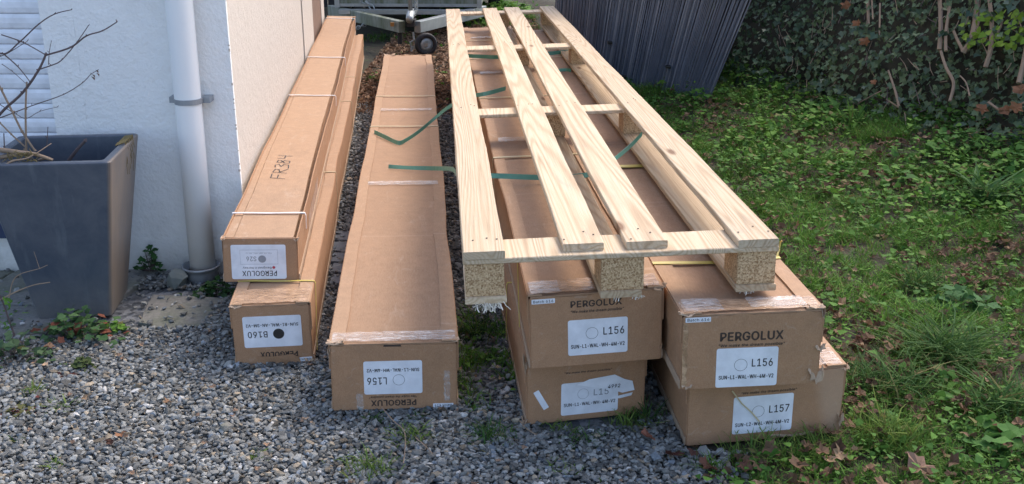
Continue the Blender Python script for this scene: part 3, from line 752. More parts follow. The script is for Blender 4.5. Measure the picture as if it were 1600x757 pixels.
# frayed splinters under the front ends
for (x, n, ln) in ((.050, 60, .022), (.325, 7, .010), (.372, 20, .010), (.615, 16, .009)):
    mb = MB()
    for k in range(n):
        p = Vector((x+random.gauss(0, .012 if n > 50 else .006), U(-.004, .02), U(-.002, .004))); pts = [p]
        d = Vector((U(-1, 1), U(-.6, .3), U(-1.2, -.1))).normalized()
        for s in range(4): d = (d+Vector((U(-.6, .6), U(-.6, .6), U(-.5, .3)))).normalized(); pts.append(pts[-1]+d*ln*U(.15, .35))
        mb.ribbon(pts, U(.0008, .0024), (1, .3, .2), .0005)
    o = mb.build('splinters', M['frass'], pal); o['kind'] = 'stuff'

# ------------------------------------------------------------------ GREEN STRAPS (loose bands)
def smooth_pts(pts, k=6):
    P_ = [Vector(p) for p in pts]; out = []
    for i in range(len(P_)-1):
        p0, p1, p2, p3 = P_[max(i-1, 0)], P_[i], P_[i+1], P_[min(i+2, len(P_)-1)]
        for j in range(k):
            t = j/k; out.append(.5*((2*p1)+(p2-p0)*t+(2*p0-5*p1+4*p2-p3)*t*t+(-p0+3*p1-3*p2+p3)*t**3))
    out.append(P_[-1]); return out
def band(label, pts, wid=.016, side=(.05, .45, .9), m='green_strap'):
    pp_ = smooth_pts(pts); sv_ = [Vector(side)+Vector((0, .9*wn(i*.11, len(pts)), .25*wn(i*.13, 7))) for i in range(len(pp_))]
    mb = MB().ribbon(pp_, wid, sv_, .0012); o = mb.build('packing_strap', M[m]); tag(o, label, 'strap', 'green packing straps around the pallet'); return o
band('nearest green strap crossing under the pallet boards, loose end over the lone carton',
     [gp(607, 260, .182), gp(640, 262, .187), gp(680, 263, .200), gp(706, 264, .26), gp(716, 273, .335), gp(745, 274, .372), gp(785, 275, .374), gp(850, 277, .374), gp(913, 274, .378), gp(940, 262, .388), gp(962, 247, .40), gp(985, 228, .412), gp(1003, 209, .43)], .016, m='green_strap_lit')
band('long green strap bent in a sharp V on the lone carton, rising under the pallet',
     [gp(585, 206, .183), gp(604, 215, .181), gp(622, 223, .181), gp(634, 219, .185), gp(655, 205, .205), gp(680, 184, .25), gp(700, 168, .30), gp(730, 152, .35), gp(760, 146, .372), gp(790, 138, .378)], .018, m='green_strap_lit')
band('green strap under the top boards between the second and third cross boards, far end',
     [gp(728, 87, .372), gp(750, 88, .372), gp(776, 89, .374), gp(800, 86, .372), gp(835, 84, .374), gp(862, 83, .378), gp(888, 80, .385)], .02)
band('short dark green strap end lying on the right-hand stack below the outer board',
     [gp(868, 110, .376), gp(884, 109, .378), gp(892, 110, .38)], .016)

# ------------------------------------------------------------------ HOUSE
house = thing('house', 'white stucco house corner with roller shutter, downpipe and sunlit cream side wall', 'house')
WY = 3.15; CX = -.866; sl = .1145
WX1 = -1.432; SB = .178
mb = MB()
# near wall as an L of boxes around the window; 0.25 thick
mb.box(WX1, WX1+.1, WY, WY+.25, -.2, 3.0)
mb.box(WX1+.1005, CX, WY, WY+.012, -.2, 3.0)
mb.box(-3.2, WX1-.0005, WY+.001, WY+.25, -.2, SB)
mb.box(-6.0, -3.2-.0005, WY, WY+.25, -.2, 3.0)
mb.build('front_wall', M['stucco'], house)
# side wall
def side_box(y0, y1, off, m, name, z0=-.2, z1=3.0):
    xa, xb = CX-sl*(y0-WY)+off, CX-sl*(y1-WY)+off; t = .24
    mb = MB(); mb.add([(xa-t, y0, z0), (xa, y0, z0), (xb, y1, z0), (xb-t, y1, z0), (xa-t, y0, z1), (xa, y0, z1), (xb, y1, z1), (xb-t, y1, z1)],
      [(0, 3, 2, 1), (4, 5, 6, 7), (0, 1, 5, 4), (1, 2, 6, 5), (2, 3, 7, 6), (3, 0, 4, 7)])
    return mb.build(name, m, house)
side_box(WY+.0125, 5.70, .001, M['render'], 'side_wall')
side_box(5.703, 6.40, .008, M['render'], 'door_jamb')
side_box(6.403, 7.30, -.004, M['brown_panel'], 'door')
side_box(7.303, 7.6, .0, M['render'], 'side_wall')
# chipped arris beads on the corner
mb = MB()
for k in range(34):
    z = U(.05, 1.4); s = U(.002, .007); mb.box(CX-U(.002, .005), CX+.0014, WY-.0012, WY+.003, z, z+s)
mb.build('corner_chips', M['render'], house)['kind'] = 'stuff'
# roller shutter, slats one by one
sh = bpy.data.objects.new('roller_shutter', None); link(sh, house)
pitch = .0462; z = SB+.004
k = 0
while z < 2.2:
    vs = []
    prof = [(.001, 0), (-.0022, .004), (-.0045, .018), (-.0040, .034), (-.0012, .0440), (.0, .0452)]
    mb = MB(); x0, x1 = -3.19, WX1-.004
    for xx in (x0, x1):
        for (dy, dz) in prof: vs.append((xx, WY+.022+dy, z+dz))
        vs.append((xx, WY+.032, z+.0452)); vs.append((xx, WY+.032, z))
    n = len(prof)+2; fs = [(i, (i+1) % n, n+(i+1) % n, n+i) for i in range(n)]+[tuple(range(n))[::-1], tuple(range(n, 2*n))]
    mb.add(vs, fs); mb.build('slat', M['shutter'], sh); z += pitch; k += 1
MB().box(-3.19, WX1-.004, WY+.034, WY+.05, SB, 2.2).build('shutter_back', M['shutter'], sh)
MB().box(-3.25, WX1-.04, WY-.035, WY+.02, SB-.055, SB).build('window_sill', M['blue_sill'], house, bevel=.003)
# downpipe
dp = MB().tube([(-.986-.004, WY-.052, z_) for z_ in (3.0, 2.0)]+[(-.987, WY-.052, 1.2), (-.993, WY-.052, .5), (-.998, WY-.054, .02)], .040, 28).build('downpipe', M['pipe'], house, smooth=False)
for p in dp.data.polygons: p.use_smooth = len(p.vertices) == 4
for zc in (.578, 1.9):
    mb = MB().tube([(-.990, WY-.052, zc-.008), (-.990, WY-.052, zc+.008)], .0425, 28).box(-1.052, -1.028, WY-.045, WY+.002, zc-.009, zc+.009).box(-.952, -.928, WY-.045, WY+.002, zc-.009, zc+.009)
    c = mb.build('pipe_clamp', M['zinc'], dp)
# cement / plastic collar
vs, fs = [], []; n = 32; prof = [(.036, .0), (.046, .012), (.053, .04), (.0535, .053), (.060, .055), (.060, .062), (.0555, .0625), (.052, .05), (.042, .045)]
for (r_, z_) in prof:
    for k in range(n): a = 2*math.pi*k/n; vs.append((-.998+r_*math.cos(a), WY-.072+r_*math.sin(a), z_-.012))
for i in range(len(prof)-1):
    for k in range(n): fs.append((i*n+k, i*n+(k+1) % n, (i+1)*n+(k+1) % n, (i+1)*n+k))
tag(MB().add(vs, fs).build('drain_pot', M['zinc'], None, smooth=True), 'grey pot around the foot of the white downpipe', 'pot')

# ------------------------------------------------------------------ PLANTER
plx, ply = -1.290, 2.858
pl = thing('planter', 'tall square tapered anthracite planter against the white stucco wall', 'planter', (plx, ply, .006), .12)
hb, ht, ph = .104, .174, .478
vs = []; lv = [(hb, 0), (hb*1.005, .004), (ht, ph-.004), (ht, ph), (ht-.004, ph+.003), (ht-.022, ph+.003), (ht-.026, ph), (ht-.045, ph-.20)]
def sqr(h, r=.012, k=4):
    o = []
    for cx, cy, a0 in ((h-r, h-r, 0), (-h+r, h-r, 90), (-h+r, -h+r, 180), (h-r, -h+r, 270)):
        for j in range(k): a = math.radians(a0+j*90/(k-1)); o.append((cx+r*math.cos(a), cy+r*math.sin(a)))
    return o
for h_, z_ in lv: vs += [(x_, y_*1.0, z_) for x_, y_ in sqr(h_)]
n = 16; fs = [(i*n+j, i*n+(j+1) % n, (i+1)*n+(j+1) % n, (i+1)*n+j) for i in range(len(lv)-1) for j in range(n)]+[tuple(range(n))[::-1]]
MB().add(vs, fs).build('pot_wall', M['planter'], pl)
so = MB().add([(x_, y_, ph-.13+.01*wn(x_*20, y_*20)) for x_, y_ in sqr(ht-.038)], [tuple(range(16))]).build('soil', M['bank'], pl)
# dry moss hanging over the right rim
mb = MB()
for k in range(26):
    y_ = U(.02, .12); p = [Vector((ht-.03, y_+U(-.02, .02), ph+.004)), Vector((ht-.004, y_, ph+.010))]
    q = p[-1]; L_ = U(.02, .12) if k < 18 else U(.01, .04)
    for s in range(4): q = q+Vector((U(-.001, .004)-L_*.030, U(-.006, .006), -L_/4)); p.append(q)
    mb.tube(p, U(.001, .0028), 4, .0006)
mb.build('dry_moss', M['moss'], pl)['kind'] = 'stuff'

# bare shrub growing from the planter
shb = thing('bare_shrub', 'leafless purple-brown shrub with arching twigs growing from the planter', 'shrub', (plx, ply, .35))
base = Vector((plx, ply, .35))
def P3(u, v, Y=2.86): return py(u, v, Y)-base
def stem(pts, r, r2, m='twig', name='branch'):
    mb = MB().tube(smooth_pts(pts, 5), r, 6, r2)
    # buds at the nodes
    for p in pts[1:]:
        p = Vector(p); mb.tube([p, p+Vector((U(-.006, .006), U(-.004, .004), U(.003, .007)))], r2*1.7, 4, r2*.4)
    return mb.build(name, M[m], shb)
stem([P3(-40, 230), P3(0, 178), P3(35, 145), P3(60, 110), P3(72, 84)], .0042, .003)
stem([P3(-40, 60), P3(3, 84), P3(30, 66), P3(60, 38), P3(85, 22), P3(112, 15)], .0024, .0012)
stem([P3(2, 54), P3(36, 66), P3(72, 86)], .0018, .0016)
stem([P3(72, 86), P3(110, 74), P3(135, 56), P3(160, 48), P3(183, 34)], .0028, .0014)
stem([P3(62, 108), P3(80, 102), P3(96, 94), P3(120, 66), P3(138, 40)], .0020, .001)
stem([P3(76, 101), P3(77, 82), P3(80, 65)], .0012, .0007)
stem([P3(-40, 196), P3(0, 184), P3(50, 165), P3(98, 148), P3(128, 130), P3(142, 116), P3(152, 110)], .0018, .0008)
stem([P3(-30, 140), P3(0, 163), P3(25, 178), P3(41, 185), P3(62, 174), P3(90, 167)], .0013, .0007)
stem([P3(-30, 98), P3(0, 88), P3(14, 82), P3(43, 64)], .0016, .0008)
stem([P3(3, 82), P3(28, 104), P3(48, 129)], .0022, .0012)
stem([P3(3, 100), P3(20, 112), P3(40, 130)], .0012, .0007)
stem([P3(-30, 80), P3(2, 140), P3(20, 176), P3(35, 206), P3(55, 236)], .0032, .0034, 'twig_pale')
stem([P3(42, 128), P3(40, 170), P3(41, 235)], .0022, .0034, 'twig_pale')
stem([P3(-20, 175), P3(0, 192), P3(18, 210), P3(40, 230)], .0020, .0024, 'twig_pale')
stem([P3(75, 198), P3(74, 215), P3(73, 230)], .0009, .0012)
stem([P3(6, 208), P3(7, 230), P3(9, 248)], .0016, .002)
stem([P3(107, 251, 2.95), P3(120, 234, 2.95), P3(133, 220, 2.95)], .0052, .0042, 'twig', 'dead_stub')
def gnarl(pts, r, r2): return MB().tube(smooth_pts(pts, 6), r, 8, r2).build('gnarled_root', M['twig_pale'], shb, smooth=True)
gnarl([P3(-30, 230, 2.72), P3(0, 234, 2.72), P3(30, 238, 2.72), P3(55, 241, 2.72), P3(82, 250, 2.74)], .008, .0045)
gnarl([P3(-25, 285, 2.68), P3(0, 266, 2.68), P3(18, 252, 2.69), P3(45, 246, 2.70), P3(80, 224, 2.75)], .0045, .0012)
gnarl([P3(0, 246, 2.72), P3(40, 240, 2.72), P3(70, 246, 2.74), P3(60, 250, 2.76)], .006, .003)
mb = MB()
for k in range(70):
    p = P3(U(10, 60), U(238, 254), 2.71); mb.tube([p, p+Vector((U(-.02, .02), U(-.01, .01), U(-.012, .015)))], .0014, 4, .0005)
mb.build('moss_tuft', M['moss'], shb)['kind'] = 'stuff'
mb = MB()
for k in range(5):
    p = P3(U(140, 155), U(108, 120)); mb.add([p, p+Vector((.008, 0, -.003)), p+Vector((.006, .003, -.011))], [(0, 1, 2)])
mb.build('withered_leaf', M['brown_panel'], shb)

# ------------------------------------------------------------------ PAVING by the wall
path = bpy.data.objects.new('path', None); link(path); path['kind'] = 'structure'
def slab(pts, z, th=.05, name='slab', seed=1, m='concrete', parent=path):
    mb = MB(); out = []
    n = len(pts)
    for i in range(n):
        a, b = Vector(pts[i]), Vector(pts[(i+1) % n])
        for j in range(6): q = a.lerp(b, j/6); out.append((q.x+U(-.003, .003), q.y+U(-.003, .003)))
    k = len(out); c = sum((Vector(p) for p in out), Vector((0, 0)))/k
    inner = [tuple(c+(Vector(p)-c)*.985) for p in out]
    vs = [(x, y, z-th) for x, y in out]+[(x, y, z-.004) for x, y in out]+[(x, y, z) for x, y in inner]
    fs = [(i, (i+1) % k, k+(i+1) % k, k+i) for i in range(k)]+[(k+i, k+(i+1) % k, 2*k+(i+1) % k, 2*k+i) for i in range(k)]+[tuple(range(2*k, 3*k))]
    mb.add(vs, fs); return mb.build(name, M[m], parent)
q = lambda u, v: gp(u, v, .0).xy
slab([q(217, 506), q(262, 521), q(346, 508), q(353, 468), q(238, 462)], .006)
slab([(-1.16, WY-.005), (-1.62, WY-.005), (-1.66, 2.86), (-1.21, 2.84)], .008)
slab([(-1.225, 2.83), (-1.665, 2.85), (-1.68, 2.62), (-1.37, 2.62), (-1.25, 2.70)], .005)
slab([(-1.63, WY-.005), (-2.1, WY-.005), (-2.13, 2.87), (-1.675, 2.86)], .004)
slab([(-1.675, 2.85), (-2.13, 2.86), (-2.14, 2.6), (-1.69, 2.61)], .002)
slab([(-2.11, WY-.005), (-2.6, WY-.005), (-2.6, 2.6), (-2.145, 2.6)], .003)
# blue-grey setts in the gap beside the lower left carton
st_p = bpy.data.objects.new('sett_strip', None); link(st_p); st_p['kind'] = 'structure'
for i in range(5):
    v0 = 362+i*17; a = gp(521, v0); b = gp(560, v0+2); c = gp(556, v0+15.5); d = gp(517-i*.6, v0+14)
    slab([a.xy, b.xy, c.xy, d.xy], .005, .05, 'sett', i, 'sett', st_p)

def rock(name, loc, sc, seed, m, label=None, cat=None, rot=0.0):
    bm = bmesh.new(); bmesh.ops.create_icosphere(bm, subdivisions=2, radius=1)
    for v in bm.verts:
        n_ = wn(v.co.x*1.3+seed, v.co.y*1.3, v.co.z*1.3)
        v.co *= 1+.5*n_
        v.co.x = max(-.8, min(.75, v.co.x)); v.co.z = max(-.5, min(.7, v.co.z)); v.co = Vector((v.co.x*sc[0], v.co.y*sc[1], v.co.z*sc[2]))
    me = bpy.data.meshes.new(name); bm.to_mesh(me); bm.free(); me.materials.append(M[m]); o = link(bpy.data.objects.new(name, me)); o.location = loc; o.rotation_euler = (.3, .2, rot)
    if label: tag(o, label, cat)
    return o
p = gp(278, 446); rock('broken_stone', (p.x, p.y, .022), (.036, .032, .040), 4, 'rock', 'angular grey-green stone leaning in the gravel left of the downpipe pot', 'stone', .5)
p = gp(354, 672); rock('flat_stone', (p.x, p.y, .008), (.019, .014, .012), 14, 'concrete', 'larger pale brown stone in the open gravel below the lower left carton', 'stone', .9)

# ------------------------------------------------------------------ SCATTER MASKS
def in_foot(X, Y, m=0.0):
    r = np.zeros(len(X), bool)
    for (x, y, a, W_, L_) in FOOT:
        c, s = math.cos(a), math.sin(a); dx, dy = X-x, Y-y; lx, ly = dx*c+dy*s, -dx*s+dy*c
        r |= (lx > m) & (lx < W_-m) & (ly > m) & (ly < L_-m)
    r |= (np.abs(X-plx) < .11) & (np.abs(Y-ply) < .11)
    r |= (Y > WY-.01) & (X < CX-sl*(Y-WY))
    return r
def nz(X, Y, s, o=0.0): return np.array([wn(float(a)*s, float(b)*s, o) for a, b in zip(X, Y)])
def gzv(X, Y): return np.array([ground_z(float(a), float(b)) for a, b in zip(X, Y)])
def onslab(X, Y): return ((Y > 2.63) & (X < -1.2)) | ((X > -1.25) & (X < -.89) & (Y > 2.69) & (Y < 3.0))
def greenness(X, Y):
    g_ = np.clip((X+.28*nz(X, Y, 1.6, 3)-(.24+.05*np.clip(Y-2, 0, 3)))/.22, 0, 1)
    g_ = np.maximum(g_, np.clip((Y+.5*nz(X, Y, 1.4, 5)-5.6)/.5, 0, 1)*np.clip(.3+1.2*nz(X, Y, 2.0, 33)+.5*np.clip(Y-8.6, 0, 1), .08, 1))
    gap = np.clip(1-np.abs(X+.10)/.16, 0, 1)*np.clip(1-np.abs(Y-2.48)/.30, 0, 1)*1.1
    return np.clip(np.maximum(g_, gap), 0, 1)

# ------------------------------------------------------------------ GRAVEL
def stones():
    bm = bmesh.new(); bmesh.ops.create_icosphere(bm, subdivisions=1, radius=1); bm.verts.ensure_lookup_table()
    B = np.array([tuple(v.co) for v in bm.verts]); Fc = np.array([[v.index for v in f.verts] for f in bm.faces]); bm.free()
    sets = []
    def grid(x0, x1, y0, y1, s): 
        gx, gy = np.meshgrid(np.arange(x0, x1, s), np.arange(y0, y1, s)); n = gx.size
        return gx.ravel()+rng.uniform(-.5, .5, n)*s, gy.ravel()+rng.uniform(-.5, .5, n)*s
    parts_ = [(-1.75, .75, 1.62, 3.14, .0108, 1.0, .0025), (-1.75, .75, 1.62, 3.14, .0116, .95, .0075), (-1.0, .9, 3.14, 5.9, .0165, 1.2, .004), (-1.0, .9, 3.14, 5.9, .021, 1.15, .009),
              (-2.6, -1.75, 1.4, 3.1, .02, 1.4, .004), (-1.75, 1.2, 1.15, 1.62, .02, 1.4, .004)]
    for (x0, x1, y0, y1, s, k, z) in parts_:
        X, Y = grid(x0, x1, y0, y1, s)
        gr = greenness(X, Y); keep = (rng.uniform(0, 1, len(X)) > gr*1.05) & ~in_foot(X, Y, .03) & ~(onslab(X, Y) & (rng.uniform(0, 1, len(X)) > .035))
        keep &= ~((Y > 3.14) & (X > .35))
        keep &= ~((X > -.62) & (X < -.44) & (Y > 2.95) & (Y < 3.5) & (rng.uniform(0, 1, len(X)) > .45))
        X, Y = X[keep], Y[keep]; n = len(X)
        sz = np.clip(rng.lognormal(0, .27, n), .5, 1.9)*.0070*k
        lift = np.where(onslab(X, Y), .008, 0)
        pos = np.stack([X, Y, gzv(X, Y)+z+lift+rng.uniform(-.002, .003, n)+.004*nz(X, Y, 6, 2)], 1)
        scl = np.stack([sz*rng.uniform(.9, 1.35, n), sz*rng.uniform(.65, .95, n), sz*rng.uniform(.38, .65, n)], 1)
        base = B[None]*(1+rng.uniform(-.34, .30, (n, len(B), 1)))
        tone = rng.uniform(0, 1, n)[:, None]
        c = (.075+.235*tone**1.3)*np.array([[1.0, 1.01, .94]])
        br = rng.uniform(0, 1, n)[:, None]
        c = np.where(br < .07, c*np.array([[1.35, 1.1, .85]]), c); c = np.where(br > .90, c*np.array([[.85, .95, 1.12]]), c)
        c = np.where((br > .985), np.array([[.5, .49, .46]]), c)
        sets.append(scatter(base, Fc, pos, rotmats(rng.uniform(0, 6.28, n), rng.normal(0, .5, n), rng.uniform(0, 6.28, n)), scl, np.clip(c, .02, .6)))
    off = 0; Vs, Fs, Cs = [], [], []
    for V_, F_, C_ in sets: Vs.append(V_); Fs.append(F_+off); Cs.append(C_); off += len(V_)
    o = fast('gravel', np.vstack(Vs), np.vstack(Fs), M['stones'], np.vstack(Cs)); tag(o, 'loose grey gravel covering the drive', 'gravel', kind='stuff'); return len(np.vstack(Fs))
print('gravel tris', stones())

# ------------------------------------------------------------------ GRASS AND GROUND COVER
def blades(X, Y, Z, hgt, wid, lean, cols):
    n = len(X); a = rng.uniform(0, 6.28, n); la = rng.uniform(0, 6.28, n); tw = rng.normal(0, .55, n)
    dx, dy = np.cos(a), np.sin(a); lx, ly = np.cos(la)*lean, np.sin(la)*lean
    V_ = np.zeros((n, 7, 3)); ts = (0, .45, .8, 1.0)
    idx = 0
    for i, t in enumerate(ts):
        ca_, sa_ = np.cos(tw*t), np.sin(tw*t)
        cx = X+(lx*ca_-ly*sa_)*hgt*t**1.7; cy = Y+(lx*sa_+ly*ca_)*hgt*t**1.7; cz = Z+hgt*(t-.35*lean*t*t)
        w_ = wid*(1, .9, .6, 0)[i]
        if i < 3:
            V_[:, idx] = np.stack([cx-dx*w_/2, cy-dy*w_/2, cz], 1); V_[:, idx+1] = np.stack([cx+dx*w_/2, cy+dy*w_/2, cz], 1); idx += 2
        else: V_[:, 6] = np.stack([cx, cy, cz], 1)
    Fq = np.array([[0, 1, 3], [0, 3, 2], [2, 3, 5], [2, 5, 4], [4, 5, 6]])
    F_ = (Fq[None]+(np.arange(n)*7)[:, None, None]).reshape(-1, 3)
    return V_.reshape(-1, 3), F_, np.repeat(cols, 7, axis=0)
def gcol(n, base=((.06, .15, .028), (.15, .29, .045)), yellow=.12):
    t = rng.uniform(0, 1, n)[:, None]; c = np.array(base[0])*(1-t)+np.array(base[1])*t
    return np.where(rng.uniform(0, 1, n)[:, None] < yellow, np.array([[.17, .16, .06]]), c)
def join(sets):
    off = 0; Vs, Fs, Cs = [], [], []
    for V_, F_, C_ in sets: Vs.append(V_); Fs.append(F_+off); Cs.append(C_); off += len(V_)
    return np.vstack(Vs), np.vstack(Fs), np.vstack(Cs)
def bankd(X, Y): return (X-1.5)*.894+(Y-6.9)*.447+.5
def sample_green(n, x0, x1, y0, y1, pw=1.0, bias=None):
    X = rng.uniform(x0, x1, n); Y = y0+(y1-y0)*rng.uniform(0, 1, n)**1.35
    g_ = greenness(X, Y)**pw
    if bias is not None: g_ = g_*bias(X, Y)*(1-.8*mud(X, Y))*np.clip(.75+1.2*nz(X, Y, 3.1, 40), .12, 1)
    k = (rng.uniform(0, 1, n) < g_) & ~in_foot(X, Y, .0) & (bankd(X, Y) < .25)
    return X[k], Y[k]
def mud(X, Y):  # bare, leaf-strewn patches
    m = np.clip((nz(X, Y, 2.3, 12)-.12)/.25, 0, 1)
    m = np.maximum(m, np.clip(1.5-np.hypot((X-.93)/.24, (Y-2.62)/.45), 0, 1))
    return np.maximum(m, np.clip(1.4-np.hypot((X-.62)/.35, (Y-1.9)/.13), 0, 1)*.8)
sets = []
# clumps of short grass
cX, cY = sample_green(9000, -.3, 3.2, 1.3, 9.0)
k = rng.integers(0, len(cX), 230000); X = cX[k]+rng.normal(0, .016, len(k)); Y = cY[k]+rng.normal(0, .016, len(k))
kk = ~in_foot(X, Y, 0) & (rng.uniform(0, 1, len(X)) < .25+.75*(1-.75*mud(X, Y))); X, Y = X[kk], Y[kk]; n = len(X)
sets.append(blades(X, Y, gzv(X, Y), rng.uniform(.015, .05, n)*(1+1.5*np.clip(nz(X, Y, 2.4, 60)*2-.15, 0, 1)*np.clip((Y-2.0)/.8, 0, 1)*rng.uniform(.3, 1, n)), rng.uniform(.0018, .0036, n), rng.uniform(.3, 1.4, n), gcol(n)*(1+.5*nz(X, Y, 1.3, 70))[:, None]))
o = fast('grass', *[a for a in (lambda r: (r[0], r[1], M['leafy'], r[2]))(join(sets))]); tag(o, 'short green grass on the verge beside the carton stacks', 'grass', kind='stuff')
# broad little leaves: clover, ground ivy
def rosette_leaf(k=9):
    a = np.linspace(0, 2*np.pi, k, endpoint=False); r = 1+.28*np.cos(3*a)
    return np.stack([r*np.cos(a), r*np.sin(a)*.85, .12*np.abs(np.sin(a))], 1)
LF = rosette_leaf(); LFf = np.array([list(range(9))])
def leaf_cover(n, x0, x1, y0, y1, size, hh, cols, bias=None, pw=1.0, tilt=.62, clump=10):
    cX, cY = sample_green(n//clump, x0, x1, y0, y1, pw, bias)
    if len(cX) == 0: return None
    k = rng.integers(0, len(cX), len(cX)*clump); X = cX[k]+rng.normal(0, .03, len(k)); Y = cY[k]+rng.normal(0, .03, len(k))
    kk = ~in_foot(X, Y, -.004); X, Y = X[kk], Y[kk]; n = len(X)
    s = size[0]+(size[1]*1.25-size[0])*rng.uniform(0, 1, n)**2.2; pos = np.stack([X, Y, gzv(X, Y)+rng.uniform(hh[0], hh[1], n)], 1)
    return scatter(LF, LFf, pos, rotmats(rng.uniform(0, 6.28, n), rng.normal(0, tilt, n), rng.uniform(0, 6.28, n)), np.stack([s, s, s], 1), cols(n))
near_bank = lambda X, Y: np.clip(.42+.9*np.clip((bankd(X, Y)+1.5)/1.0, 0, 1), 0, 1)
g1 = lambda n: gcol(n, ((.05, .13, .028), (.12, .25, .045)), .07)
g2 = lambda n: gcol(n, ((.06, .15, .03), (.15, .29, .05)), .05)
sets = [leaf_cover(80000, .3, 3.2, 1.6, 8.5, (.004, .011), (.008, .05), g1, near_bank), leaf_cover(42000, .9, 3.2, 2.2, 8.0, (.006, .014), (.02, .09), g2, lambda X, Y: np.clip((bankd(X, Y)+1.25)/.9, 0, 1)),
        leaf_cover(12000, -.3, 1.6, 1.5, 3.2, (.003, .007), (.004, .03), g2), leaf_cover(3000, -1, .9, 5.6, 9, (.006, .012), (.01, .04), g1), leaf_cover(26000, -.8, 1.6, 8.8, 14, (.012, .025), (.01, .08), g2)]
r_ = join([s for s in sets if s is not None]); o = fast('clover_cover', r_[0], r_[1], M['leafy'], r_[2]); tag(o, 'low clover and ground ivy creeping over the verge', 'ground cover', kind='stuff')
# fallen leaves
def dead_leaf_mesh(seed, k=12):
    rr = np.random.default_rng(seed); a = np.linspace(0, 2*np.pi, k, endpoint=False)
    r = 1+.28*np.cos(5*a)+rr.uniform(-.15, .15, k)
    ring = np.stack([r*np.cos(a), r*np.sin(a)*.75, .55*(np.cos(a))**2+rr.uniform(-.22, .22, k)], 1)
    V_ = np.vstack([[[0, 0, 0]], ring]); F_ = np.array([[0, 1+i, 1+(i+1) % k] for i in range(k)]); return V_, F_
def dcol(n):
    t = rng.uniform(0, 1, n)[:, None]; c = np.array([[.07, .042, .026]])*(1-t)+np.array([[.20, .12, .07]])*t
    return np.where(rng.uniform(0, 1, n)[:, None] < .12, np.array([[.30, .20, .12]]), c)
sets = []
for i in range(5):
    V0, F0 = dead_leaf_mesh(i)
    X, Y = sample_green(2800, .1, 3.0, 1.6, 7.5, 1.0); kq = rng.uniform(0, 1, len(X)) < .18+.82*mud(X, Y); X, Y = X[kq], Y[kq]; n = len(X)
    s = rng.uniform(.006, .021, n)
    sets.append(scatter(V0, F0, np.stack([X, Y, gzv(X, Y)+rng.uniform(.006, .036, n)], 1), rotmats(rng.uniform(0, 6.28, n), rng.normal(0, .5, n), rng.uniform(0, 6.28, n)), np.stack([s, s, s], 1), dcol(n)))
    n = 1500; X = rng.uniform(-1, .2, n); Y = rng.uniform(5.6, 8.8, n); kk = ~in_foot(X, Y); X, Y = X[kk], Y[kk]; n = len(X); s = rng.uniform(.008, .022, n)
    sets.append(scatter(V0, F0, np.stack([X, Y, gzv(X, Y)+rng.uniform(.003, .015, n)], 1), rotmats(rng.uniform(0, 6.28, n), rng.normal(0, .4, n), rng.uniform(0, 6.28, n)), np.stack([s, s, s], 1), dcol(n)*1.5+.02))
    n = 26; X = rng.uniform(-1.4, .3, n); Y = rng.uniform(1.75, 2.7, n); kk = ~in_foot(X, Y); X, Y = X[kk], Y[kk]; n = len(X); s = rng.uniform(.004, .009, n)
    sets.append(scatter(V0, F0, np.stack([X, Y, gzv(X, Y)+.015], 1), rotmats(rng.uniform(0, 6.28, n), rng.normal(0, .3, n), rng.uniform(0, 6.28, n)), np.stack([s, s, s], 1), dcol(n)*1.6+.03))
r_ = join(sets); o = fast('leaf_litter', r_[0], r_[1], M['dead'], r_[2]); tag(o, 'brown rotting leaves littering the verge and drive', 'leaves', kind='stuff')
